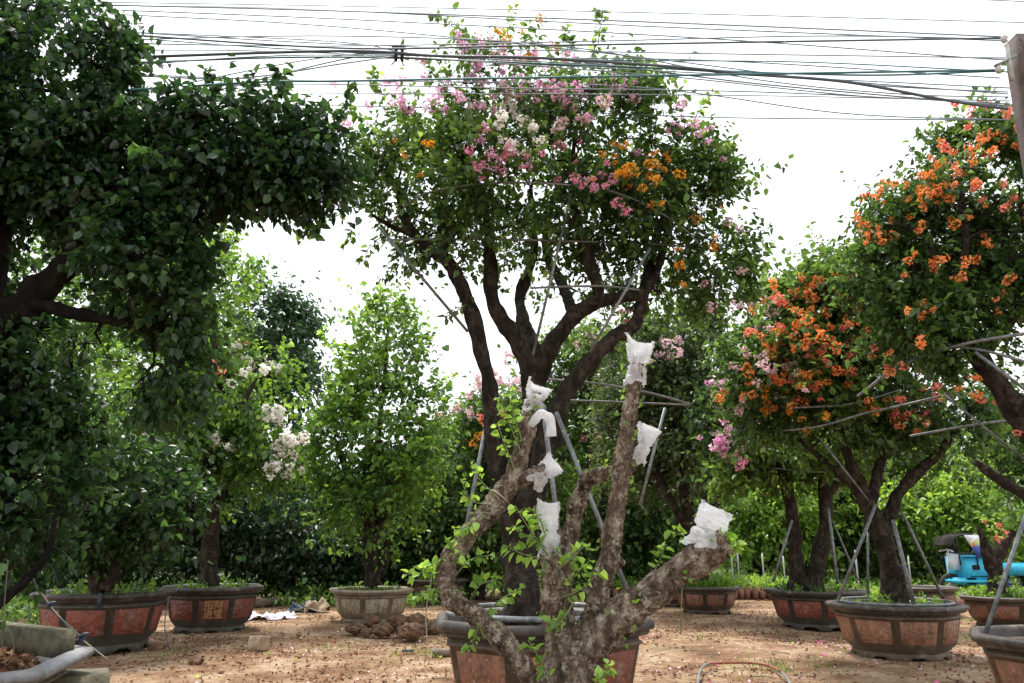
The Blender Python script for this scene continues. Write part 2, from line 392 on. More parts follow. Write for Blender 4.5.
def tree(name, label, cat, base, Y, limbs, lobes, leaf, size, shoots, nl=9, wid=.62, bark='bark_dark', boughs=90, seed=1,
         L=.28, blossoms=None, bsize=.06, sprigs=(), gap=-.35, gfreq=1.6, droop=.25, group=None, shell=.45, rough=.12, stem='twig', limb_k=.8, rmin=.006, ragged=.38, wisps=.05):
    """limbs: lists of (px,py,r_px[,dY]); lobes: (px,py,rx,ry[,dY[,dscale[,weight]]]) all at distance Y"""
    rng = np.random.default_rng(seed)
    bp = np.array(base, float)
    root = empty(name, bp, label, cat, group)
    nodes = []; nrad = []; tb = MB()
    for li, l in enumerate(limbs):
        pts = []
        for q in l:
            dY = q[3] if len(q) > 3 else 0
            pts.append([*at(q[0], q[1], Y + dY), q[2] * mpp(q[1], Y + dY)])
        S = smooth_path(pts, 14); S[:, 3] *= limb_k
        tb.tube(S[:, :3], np.maximum(S[:, 3], .004), 20, rough=rough, seed=li * 1.7 + seed)
        nodes += list(S[::2, :3]); nrad += list(S[::2, 3])
    # lobes
    C = []; RR = []; Wt = []
    for lb in lobes:
        dY = lb[4] if len(lb) > 4 else 0; ds = lb[5] if len(lb) > 5 else 1; w = lb[6] if len(lb) > 6 else 1
        k = mpp(lb[1], Y + dY)
        C.append(at(lb[0], lb[1], Y + dY)); RR.append([lb[2] * k, (lb[2] + lb[3]) / 2 * k * ds, lb[3] * k * 1.03]); Wt.append(lb[2] * lb[3] * w)
    C = np.array(C); RR = np.array(RR); Wt = np.array(Wt, float); Wt /= Wt.sum()
    NS = 7; SD = unit(rng.normal(size=(len(C), NS, 3))); SR = rng.uniform(.16, .42, (len(C), NS))
    def sample(n, lo):
        i = rng.choice(len(C), n, p=Wt); d = unit(rng.normal(size=(n, 3)))
        r = rng.uniform(lo ** 3, 1, n) ** (1 / 3)
        P = C[i] + d * RR[i] * r[:, None]
        sub = rng.random(n) < ragged; k = rng.integers(0, NS, n); d2 = unit(rng.normal(size=(n, 3)))
        P2 = C[i] + SD[i, k] * RR[i] * .92 + d2 * RR[i] * SR[i, k][:, None] * rng.random((n, 1)) ** .4
        return np.where(sub[:, None], P2, P), np.where(sub[:, None], unit(SD[i, k] + d2 * .6), d), i
    # boughs
    T, _, _ = sample(boughs, .3)
    nodes = [np.array(p) for p in nodes]
    NA = np.array(nodes); d0 = np.array([np.min(np.linalg.norm(NA - t, axis=1)) for t in T])
    for t in T[np.argsort(d0)]:
        NA = np.array(nodes); dd = np.linalg.norm(NA - t, axis=1) + .35 * np.maximum(0, NA[:, 2] - t[2])
        j = int(np.argmin(dd)); a = NA[j]; dist = np.linalg.norm(t - a)
        if dist < .05: continue
        k = max(3, int(dist / .12)); s = np.linspace(0, 1, k + 1)[:, None]
        off = rng.normal(size=3) * dist * .13; off[2] += dist * .10
        pth = a * (1 - s) + t * s + off * np.sin(np.pi * s) + rng.normal(size=(k + 1, 3)) * .012 * (s * (1 - s) * 4)
        r0 = min(nrad[j] * .62, .012 + dist * .035); r1 = max(rmin, r0 * .3); rad = r0 * (1 - s[:, 0]) + r1 * s[:, 0]
        tb.tube(pth, rad, 6, cap=False)
        nodes += list(pth[1:]); nrad += list(rad[1:])
    NA = np.array(nodes)
    # shoots
    f = field(rng, gfreq); P_, D_, I_ = sample(int(shoots * 1.6), shell)
    keep = f(P_) > gap + rng.normal(0, .18, len(P_)); P_ = P_[keep][:shoots]; D_ = D_[keep][:shoots]
    NR = np.empty((len(P_), 3))
    for s in range(0, len(P_), 1500):
        q = P_[s:s + 1500]; NR[s:s + 1500] = NA[np.argmin(((q[:, None] - NA[None]) ** 2).sum(-1), 1)]
    g = unit(P_ - NR) * .4 + D_ * .6 + rng.normal(size=P_.shape) * .35 + np.array([0, 0, .25 - droop])
    ln = L * rng.uniform(.5, 1.3, len(P_)); ln = np.where(rng.random(len(P_)) < wisps, ln * rng.uniform(1.6, 2.8, len(P_)), ln); A = P_; B = P_ + unit(g) * ln[:, None]
    fv = field(rng, 1.1); base_v = np.clip(.42 + .16 * fv(P_) + rng.normal(0, .10, len(P_)), .03, .93)
    V, F, v = shoot_leaves(A, B, nl, size, wid, rng, droop, base_v)
    VV = [V]; FF = [F]; vv = [v]; n0 = len(V)
    # stems of the shoots
    def ribs(A, B, r):
        d = unit(B - A); u = unit(np.cross(d, rng.normal(size=d.shape))); w = np.cross(d, u)
        ring = [u * r, (-.5 * u + .87 * w) * r, (-.5 * u - .87 * w) * r]
        Vq = np.stack([A + x for x in ring] + [B + x * .5 for x in ring], 1).reshape(-1, 3)
        b = np.arange(len(A))[:, None] * 6
        Fq = np.stack([b + np.array(q) for q in ([0, 1, 4, 3], [1, 2, 5, 4], [2, 0, 3, 5])], 1).reshape(-1, 4)
        return Vq, Fq
    for a_, b_, r_ in ((NR, A, .0035), (A, B, .0022)):
        Vq, Fq = ribs(a_, b_, r_); tb.add(Vq, Fq)
    # free sprigs standing out of the crown
    for sp in sprigs:
        pts = [at(q[0], q[1], Y + (q[2] if len(q) > 2 else 0)) for q in sp]
        S = smooth_path(pts, 8); S[1:-1] += rng.normal(size=S[1:-1].shape) * .008
        tb.tube(S, np.linspace(.006, .0022, len(S)), 5, cap=False)
        V, F, v = shoot_leaves(S[:-1], S[1:], 3, size, wid, rng, droop, rng.uniform(.4, .9, len(S) - 1))
        VV.append(V); FF.append(F + n0); vv.append(v); n0 += len(V)
    tb.build('trunk', M[bark], root, smooth=True)
    mesh_np('crown', np.vstack(VV), np.vstack(FF), M[leaf], attr=np.concatenate(vv), parent=root)
    if blossoms:
        tips = B; px = to_px(tips); its = []; used = set()
        for (x, y, rx, ry, cnt, colr) in blossoms:
            for _ in range(cnt):
                q = np.array([x, y]) + rng.uniform(-1, 1, 2) * (rx, ry)
                dd = np.linalg.norm(px - q, axis=1) + (tips[:, 1] - tips[:, 1].min()) * (180 / Y)
                for j in np.argsort(dd)[:6]:
                    if j not in used: break
                used.add(int(j)); p = tips[j].copy()
                its.append((p, colr if isinstance(colr, str) else colr[int(rng.integers(len(colr)))]))
        rng.shuffle(its) if False else None
        clusters(root, its, bsize, rng)
    return root

# ---------------------------------------------------------------- world, light, camera
w = bpy.data.worlds.new('World'); scene.world = w; w.use_nodes = True
nt = w.node_tree; nt.nodes.clear()
wo = nt.nodes.new('ShaderNodeOutputWorld'); bg = nt.nodes.new('ShaderNodeBackground'); bg.inputs[1].default_value = .1
sky = nt.nodes.new('ShaderNodeTexSky'); sky.sky_type = 'NISHITA'; sky.sun_disc = False
SUN_EL, SUN_AZ = R(66), R(-20)
sky.sun_elevation = SUN_EL; sky.sun_rotation = SUN_AZ; sky.dust_density = 4; sky.altitude = 50
tc = nt.nodes.new('ShaderNodeTexCoord'); nz = nt.nodes.new('ShaderNodeTexNoise'); nz.inputs['Scale'].default_value = 2.2; nz.inputs['Detail'].default_value = 5
nt.links.new(tc.outputs['Generated'], nz.inputs['Vector'])
mr = nt.nodes.new('ShaderNodeMapRange'); mr.inputs['To Min'].default_value = .86; mr.inputs['To Max'].default_value = .98
nt.links.new(nz.outputs['Fac'], mr.inputs['Value'])
mx = nt.nodes.new('ShaderNodeMix'); mx.data_type = 'RGBA'; mx.inputs[7].default_value = (8.8, 9.1, 9.4, 1)
nt.links.new(mr.outputs[0], mx.inputs[0]); nt.links.new(sky.outputs[0], mx.inputs[6]); nt.links.new(mx.outputs[2], bg.inputs[0]); nt.links.new(bg.outputs[0], wo.inputs[0])
sl = bpy.data.lights.new('sun', 'SUN'); sl.energy = 3.3; sl.angle = R(12); sl.color = (1, .96, .90)
so = bpy.data.objects.new('sun', sl); col.objects.link(so)
sd = Vector((math.sin(SUN_AZ) * math.cos(SUN_EL), math.cos(SUN_AZ) * math.cos(SUN_EL), math.sin(SUN_EL)))
so.rotation_euler = sd.to_track_quat('Z', 'Y').to_euler(); so.location = (0, 0, 12)
cam = bpy.data.cameras.new('camera'); co = bpy.data.objects.new('camera', cam); col.objects.link(co)
cam.sensor_width = 36; cam.lens = FPX / 1024 * 36; cam.clip_end = 2000; cam.clip_start = .05
co.location = (0, 0, H); co.rotation_euler = (R(90) + PITCH, 0, 0); scene.camera = co
scene.view_settings.view_transform = 'Standard'; scene.view_settings.look = 'None'; scene.view_settings.gamma = 1
scene.view_settings.exposure = .98
scene.cycles.use_denoising = True
scene.cycles.max_bounces = 6; scene.cycles.diffuse_bounces = 3; scene.cycles.transparent_max_bounces = 10

# ---------------------------------------------------------------- ground
rg = np.random.default_rng(5)
xs = np.concatenate([np.linspace(-400, -14, 14), np.linspace(-13, 13, 180), np.linspace(14, 400, 14)])
ys = np.concatenate([np.linspace(-60, 1, 6), np.linspace(2, 20, 160), np.linspace(21, 600, 24)])
gx, gy = np.meshgrid(xs, ys); f1 = field(rg, 1.2); f2 = field(rg, 4.5)
pp = np.stack([gx.ravel(), gy.ravel(), 0 * gx.ravel()], 1)
near = np.clip(1 - (np.abs(pp[:, 0]) - 10) / 4, 0, 1) * np.clip((20 - pp[:, 1]) / 3, 0, 1)
pp[:, 2] = (f1(pp) * .014 + f2(pp) * .007 - .012) * near
nx = len(xs); ii = np.arange((len(ys) - 1))[:, None] * nx + np.arange(nx - 1)[None]
F = np.stack([ii, ii + 1, ii + nx + 1, ii + nx], -1).reshape(-1, 4)
o = mesh_np('ground', pp, F, M['ground'], smooth=True); o['kind'] = 'structure'

# ---------------------------------------------------------------- pots
def text_mesh(body, size, depth=.006):
    cu = bpy.data.curves.new('t', 'FONT'); cu.body = body; cu.size = size; cu.extrude = depth; cu.align_x = 'CENTER'; cu.align_y = 'CENTER'; cu.space_line = .95; cu.offset = 0.0008
    ob = bpy.data.objects.new('t', cu); col.objects.link(ob)
    dg = bpy.context.evaluated_depsgraph_get(); dg.update()
    me = ob.evaluated_get(dg).to_mesh()
    V = np.empty(len(me.vertices) * 3); me.vertices.foreach_get('co', V)
    polys = [tuple(p.vertices) for p in me.polygons]; V = V.reshape(-1, 3).copy()
    ob.evaluated_get(dg).to_mesh_clear(); bpy.data.objects.remove(ob); bpy.data.curves.remove(cu)
    return V, polys
def pot(center, Rr, h, rot, style, label, texts={}, over={}, soil=True, name='plant_pot', group='large glazed octagonal plant pots in the yard', sides=8, rimrails=False):
    m = PM[style]; c = np.array([center[0], center[1], 0.0]); root = empty(name, c, label, 'plant pot', group)
    ang = rot + (np.arange(sides) + .5) * 2 * math.pi / sides
    def ring(r, z, sub=1):
        P = np.stack([np.cos(ang) * r, np.sin(ang) * r, np.full(sides, z)], 1); return P + c
    def loft(prof, closed=False):
        mb = MB(); V = np.vstack([ring(r, z) for r, z in prof]); k = len(prof); i = np.arange(k - 1)[:, None] * sides; j = np.arange(sides)[None]; j2 = (j + 1) % sides
        F = np.stack([i + j, i + j2, i + sides + j2, i + sides + j], -1).reshape(-1, 4)
        if closed:
            a = (k - 1) * sides; jj = np.arange(sides); F = np.vstack([F, np.stack([a + jj, a + (jj + 1) % sides, (jj + 1) % sides, jj], 1)])
        return mb.add(V, F)
    k = Rr / math.cos(math.pi / sides)
    # wall: from stepped foot up to neck
    wall = [(.66, .10), (.66, .13), (.70, .15), (.70, .185), (.735, .20), (.735, .225), (.77, .245), (.865, .755), (.895, .765), (.895, .785), (.865, .795), (.86, .84), (.80, .84), (.74, .3), (.0, .3)]
    loft([(r * k, z * h) for r, z in wall]).build('wall', m['frame'], root)
    rimp = [(.865, .83), (.93, .85), (.955, .875), (.955, .895), (.985, .905), (1.0, .925), (1.0, .96), (.985, .985), (.95, 1.0), (.915, .99), (.895, .96), (.86, .84)]
    loft([(r * k, z * h) for r, z in rimp]).build('rim', m['rim'], root)
    # foot with scalloped arches
    fb = MB()
    for s in range(sides):
        a0, a1 = ang[s], ang[(s + 1) % sides]
        p0 = np.array([math.cos(a0), math.sin(a0)]); p1 = np.array([math.cos(a1), math.sin(a1)])
        n = 21; t = np.linspace(0, 1, n); base = p0[None] * (1 - t[:, None]) + p1[None] * t[:, None]
        arch = np.where((t > .2) & (t < .8), np.clip(np.sin((t - .2) / .6 * math.pi), 0, 1) ** .45 * .095 * (1 - .25 * np.abs(np.sin((t - .2) / .6 * 3 * math.pi))), 0) * h
        for (r0, r1) in ((.70, .66),):
            lo = np.concatenate([base * k * r0, (arch - .02)[:, None]], 1) + c; hi = np.concatenate([base * k * r1, np.full((n, 1), .11 * h)], 1) + c
            li = np.concatenate([base * k * (r0 - .06), (arch - .02)[:, None]], 1) + c; hin = np.concatenate([base * k * (r1 - .06), np.full((n, 1), .11 * h)], 1) + c
            V = np.vstack([lo, hi, li, hin]); i = np.arange(n - 1)
            fb.add(V, np.vstack([np.stack([i, i + 1, n + i + 1, n + i], 1), np.stack([2 * n + i, 3 * n + i, 3 * n + i + 1, 2 * n + i + 1], 1), np.stack([i, 2 * n + i, 2 * n + i + 1, i + 1], 1)]))
    fb.build('foot', m['frame'], root)
    # panels on each face
    for s in range(sides):
        a0, a1 = ang[s], ang[(s + 1) % sides]; am = (a0 + (a1 if a1 > a0 else a1 + 2 * math.pi)) / 2
        nrm = np.array([math.cos(am), math.sin(am), 0]); tg = np.array([-math.sin(am), math.cos(am), 0])
        if np.dot(nrm[:2], -c[:2]) < -.15 * np.linalg.norm(c): continue     # the far sides are plain
        def pt(u, v, out):
            r = (.77 + (.865 - .77) * v) * k * math.cos(math.pi / sides) + out
            half = (.77 + (.865 - .77) * v) * k * math.sin(math.pi / sides)
            return c + nrm * r + tg * (u * half) + np.array([0, 0, (.245 + (.755 - .245) * v) * h])
        mb = MB()
        u0, v0, v1 = .80, .09, .93
        o_ = [pt(-u0, v0, 0), pt(u0, v0, 0), pt(u0, v1, 0), pt(-u0, v1, 0)]; q = [pt(-u0 + .04, v0 + .04, .012), pt(u0 - .04, v0 + .04, .012), pt(u0 - .04, v1 - .04, .012), pt(-u0 + .04, v1 - .04, .012)]
        mb.add(np.array(o_ + q), np.array([(4, 5, 6, 7), (0, 1, 5, 4), (1, 2, 6, 5), (2, 3, 7, 6), (3, 0, 4, 7)]))
        po = mb.build('panel', PM[over[s]]['panel'] if s in over else m['panel'], root)
        if s in texts:
            body, fs = texts[s]; V, polys = text_mesh(body, fs * h)
            if len(polys):
                W = []
                for x, y, z in V:
                    v = .51 + y / ((.755 - .245) * h); half = (.77 + (.865 - .77) * v) * k * math.sin(math.pi / sides)
                    W.append(pt(x / half, v, .013 + z))
                me = bpy.data.meshes.new('lettering'); wl = wloc(po); me.from_pydata([tuple(a - wl) for a in W], [], polys); me.materials.append(M['gold'])
                lo = bpy.data.objects.new('lettering', me); col.objects.link(lo); lo.parent = po
    if soil:
        n = 24; rr = np.linspace(0, 1, 8); aa = np.linspace(0, 2 * math.pi, n, endpoint=False); fz = field(np.random.default_rng(int(abs(c[0] * 100))), 9)
        V = np.array([[c[0] + math.cos(a) * r * .85 * Rr, c[1] + math.sin(a) * r * .85 * Rr, 0] for r in rr for a in aa])
        V[:, 2] = h * .87 + .05 * h * (1 - np.repeat(rr, n)) + fz(V) * .012
        i = np.arange(7)[:, None] * n; j = np.arange(n)[None]; j2 = (j + 1) % n
        mesh_np('soil', V, np.stack([i + j, i + j2, i + n + j2, i + n + j], -1).reshape(-1, 4), M['soil'], parent=root, smooth=True)
    return root
def pc(px, Y): return np.array([(px - 512) / (FPX * CP + 62) * Y, Y, 0])

face = lambda p, off=0: math.atan2(-p[1], -p[0]) + off     # turn a face (off=0) or a corner towards the camera
TA = (chr(0x62db) + chr(0x8d22) + '\n' + chr(0x8fdb) + chr(0x5b9d), .21)   # four raised characters, two by two
TB = (chr(0x5409) + chr(0x7965), .2)
cC = pc(541, 6.15); cL1 = pc(105, 10.1); cL2 = pc(212, 12.1); cPale = pc(371, 13.4); cP4 = pc(817, 12.6); cP5 = pc(894, 9.5)
cFar = pc(706, 15.0); cFar2 = pc(672, 16.6); cBR = pc(1070, 6.0); cRD = pc(1004, 12.7); cStump = pc(563, 4.2); cNL = np.array([-3.55, 4.5, 0]); cB1 = pc(436, 17); cB2 = pc(926, 14.6)
# side indices: side s is centred on rot + (s+1)*45deg; side 7 faces rot
pot(cC, .765, .715, face(cC, R(6)), 'orange', 'largest terracotta pot with red lettered panel, behind the pruned stump', {7: TA}, {7: 'red', 0: 'red'})
pot(cL1, .74, .66, face(cL1, R(-16)), 'red', 'brown octagonal pot with blue tie on its rim, left edge of the yard')
pot(cL2, .69, .61, face(cL2, R(3)), 'red', 'dark pot with square red panel of four gold characters, holding white blossom tree', {7: TA})
pot(cPale, .64, .50, face(cPale, R(10)), 'pale', 'cream stained pot behind the pile of brown root clods')
pot(cP4, .71, .53, face(cP4, R(-14)), 'red', 'dark rimmed pot with red panels, behind and left of the orange clay pot')
pot(cP5, .69, .56, face(cP5, R(21)), 'orange', 'orange clay pot with dark rim under the orange blossom tree')
pot(cFar, .57, .45, face(cFar, R(20)), 'brown', 'small brown pot full of green grass in the middle distance')
pot(cFar2, .5, .42, face(cFar2, R(20)), 'brown', 'brown pot half hidden behind the pot of green grass')
pot(cBR, .66, .60, face(cBR, R(6)), 'orange', 'nearest right pot cut by the bottom right corner')
pot(cRD, .60, .43, face(cRD, R(0)), 'brown', 'low dark brown pot with leafy weeds in front of the blue cargo tricycle')
pot(cB1, .62, .48, face(cB1, R(12)), 'brown', 'dark pot just behind the cream pot, partly hidden')
pot(cB2, .5, .46, face(cB2, R(12)), 'brown', 'dark pot behind the orange clay pot')
pot(cStump, .5, .43, face(cStump), 'brown', 'pot holding the pruned stump at the bottom edge')
pot(cNL, 1.12, .62, face(cNL, R(20)), 'grey', 'wide grey rimmed pot with leaf litter at the bottom left corner')

# ---------------------------------------------------------------- central tree
YC = 6.3
tree('bougainvillea_tree', 'tall bougainvillea with pink, white and amber blossoms in the centre pot', 'tree', (cC[0], cC[1], .6), YC,
  limbs=[
   [(524, 625, 44, -.1), (522, 590, 34, -.1), (516, 540, 27), (503, 490, 22), (493, 440, 18), (491, 395, 16), (480, 345, 15), (464, 290, 13), (448, 262, 12), (420, 240, 10), (402, 212, 7), (398, 180, 4)],
   [(520, 580, 30), (528, 500, 24, .1), (533, 430, 21, .1), (531, 370, 19, .1), (512, 335, 16, .1), (494, 305, 14, .1), (490, 260, 12, .1), (488, 225, 8, .2), (478, 190, 5, .3), (470, 165, 3, .3)],
   [(533, 400, 20, .1), (545, 355, 18), (575, 315, 16, -.1), (598, 298, 13, -.2), (590, 262, 11, -.2), (580, 230, 10, -.2), (572, 190, 6, -.2), (575, 130, 3)],
   [(590, 303, 12, -.2), (620, 297, 11, -.2), (645, 292, 9, -.1), (660, 260, 8), (668, 215, 5), (665, 150, 3)],
   [(528, 520, 25, -.1), (545, 450, 20, -.2), (562, 400, 17, -.2), (590, 362, 15, -.2), (615, 337, 14, -.2), (634, 326, 12, -.1), (645, 290, 11), (654, 245, 9, .1), (670, 200, 5, .1), (690, 150, 2, .1)],
   [(466, 300, 11), (452, 270, 10, .2), (440, 250, 9, .3), (447, 215, 7, .4), (440, 160, 3, .4)],
   [(533, 350, 14, .2), (520, 300, 11, .5), (534, 250, 8, .7), (530, 190, 5, .7)],
   [(575, 315, 12), (560, 280, 9, .4), (545, 245, 7, .5), (556, 190, 4, .5)],
   [(415, 235, 6), (395, 228, 5), (372, 215, 3)],
  ],
  lobes=[(425, 165, 62, 72), (510, 120, 95, 62), (595, 145, 80, 56), (655, 195, 64, 68), (690, 195, 34, 36), (702, 240, 36, 56), (722, 275, 20, 34, 0, 1, .7), (560, 195, 125, 62, 0, .8), (395, 205, 42, 55, .1), (645, 262, 60, 42, .1), (718, 250, 28, 50, .1, 1, .8),
         (470, 240, 60, 34, .4, .8, .35), (560, 262, 70, 35, .5, .8, .35), (500, 155, 60, 45, -.5, .6, 1.5), (470, 215, 60, 26, -.4, .6), (600, 215, 80, 35, -.3, .7), (500, 85, 70, 30, 0, .8), (590, 98, 50, 26, 0, .8), (610, 330, 30, 22, .5, 1, .2)],
  leaf='leaf_main', size=.062, shoots=2850, nl=9, boughs=230, seed=11, L=.24, limb_k=.52, gap=-.25, gfreq=4.0, shell=.35, wisps=.09, ragged=.42,
  sprigs=[[(500, 60), (508, 30), (514, 4)], [(515, 70), (525, 45), (530, 22)], [(590, 70), (598, 40), (602, 14), (596, 12)], [(475, 60), (455, 28), (440, 18), (432, 16)], [(560, 70), (570, 45), (566, 26)],
          [(690, 135), (700, 108), (712, 94)], [(640, 110), (650, 85), (655, 72)], [(745, 250), (752, 275), (750, 300)], [(700, 290), (705, 310), (700, 325)], [(660, 290), (668, 312), (664, 330)], [(715, 150), (728, 146), (735, 148)], [(735, 240), (750, 270), (752, 305)], [(725, 260), (742, 290), (756, 296)], [(388, 230), (372, 245), (362, 262)], [(352, 230), (345, 245)],
          [(365, 120), (350, 112), (338, 120)], [(370, 170), (355, 172), (348, 182)], [(350, 210), (320, 222), (298, 238)], [(470, 300), (455, 312), (445, 318)], [(385, 95), (372, 80), (378, 70)], [(640, 300), (632, 320), (618, 332)]],
  blossoms=[(490, 62, 34, 22, 12, 'pink'), (445, 88, 60, 12, 12, 'pink'), (560, 92, 90, 14, 12, ('pink', 'blush')), (500, 75, 90, 34, 9, 'blush'), (540, 68, 46, 18, 12, 'pink'), (500, 88, 34, 14, 8, 'pink'), (585, 88, 60, 12, 12, 'pink'), (518, 126, 17, 19, 21, 'white'), (516, 100, 26, 12, 6, 'blush'), (575, 108, 34, 18, 9, 'blush'),
            (520, 160, 34, 12, 9, 'pink'), (500, 165, 22, 12, 6, 'rose'), (570, 165, 22, 18, 9, 'rose'), (600, 185, 18, 10, 4, 'pink'), (610, 200, 18, 46, 6, 'rose'), (628, 166, 26, 13, 14, 'amber'), (650, 190, 34, 22, 10, 'amber'), (640, 150, 30, 12, 6, 'amber'),
            (520, 44, 22, 10, 6, 'amber'), (660, 135, 37, 26, 8, 'pink'), (700, 130, 18, 30, 6, 'pink'), (480, 145, 22, 14, 6, 'rose'), (545, 140, 12, 10, 3, 'white'), (415, 92, 30, 10, 8, 'pink'), (362, 100, 10, 10, 3, 'pink'), (725, 255, 23, 60, 8, 'blush'), (690, 240, 30, 46, 8, 'amber'),
            (612, 312, 22, 22, 6, 'rose'), (660, 175, 10, 10, 3, 'white'), (415, 160, 30, 30, 4, 'amber'), (300, 240, 10, 10, 2, 'pink')],
  bsize=.041)

def frame(label, base, parts, Y, mat='steel', group='steel pipe support frames round the trees'):
    r = empty('support_frame', base, label, 'support frame', group)
    for nm, rad, pts in parts:
        P = [at(q[0], q[1], Y + (q[2] if len(q) > 2 else 0)) for q in pts]; rad = rad * .82; mat_ = mat if nm == 'hoop' or pts[0][1] < 400 else 'steel'
        MB().tube(smooth_path(P, 8) if len(P) > 2 else P, rad, 10).build(nm, M[mat_], r, smooth=True)
    return r
def hoop(c, Rr, z, rad, root, mat='steel', name='hoop', n=40, tilt=0):
    a = np.linspace(0, 2 * math.pi, n); P = np.stack([c[0] + np.cos(a) * Rr, c[1] + np.sin(a) * Rr, np.full(n, z) + tilt * np.cos(a)], 1)
    return MB().tube(P, rad, 8, cap=False).build(name, M[mat], root, smooth=True)
fr = frame('grey pipe frame with hoops standing in the centre pot round the trunk', (cC[0], cC[1], .7), [
  ('pole', .021, [(460, 560, -.1), (488, 415, 0)]), ('pole', .015, [(468, 332, -.1), (380, 228, -.3)]), ('pole', .014, [(533, 355, -.4), (572, 190, -.5)]), ('pole', .014, [(590, 352, -.4), (650, 248, -.4)]),
  ('pole', .022, [(543, 405, -.55), (562, 560, -.55), ]), ('pole', .022, [(556, 412, -.3), (628, 592, -.3)]), ('pole', .016, [(665, 408, .6), (640, 505, .6)]),
  ('hoop', .010, [(383, 240, -.1), (470, 239, -.2), (560, 241, -.25), (650, 244, -.2), (705, 248, 0)]),
  ('hoop', .009, [(392, 222, -.2), (420, 196, -.4), (480, 184, -.6), (555, 184, -.65), (620, 194, -.6), (675, 222, -.4), (705, 250, -.2)]),
  ('hoop', .011, [(530, 288, -.3), (600, 286, -.3), (640, 290, -.2)]),
  ('hoop', .012, [(545, 379, .7), (600, 384, .5), (650, 393, .5), (690, 404, .8)]), ('hoop', .010, [(560, 400, .9), (620, 402, .8), (690, 405, .9)]),
 ], YC, 'steel_dark')
# pipes resting round the rim
rr = .715
for dz, R_, a0, a1 in ((.745, .70, 3.4, 6.1), (.74, .60, 3.5, 5.9), (.745, .66, .3, 2.9)):
    a = np.linspace(a0, a1, 18); MB().tube(np.stack([cC[0] + np.cos(a) * R_, cC[1] + np.sin(a) * R_, np.full(18, dz)], 1), .018, 8).build('rim_rail', M['steel'], fr, smooth=True)

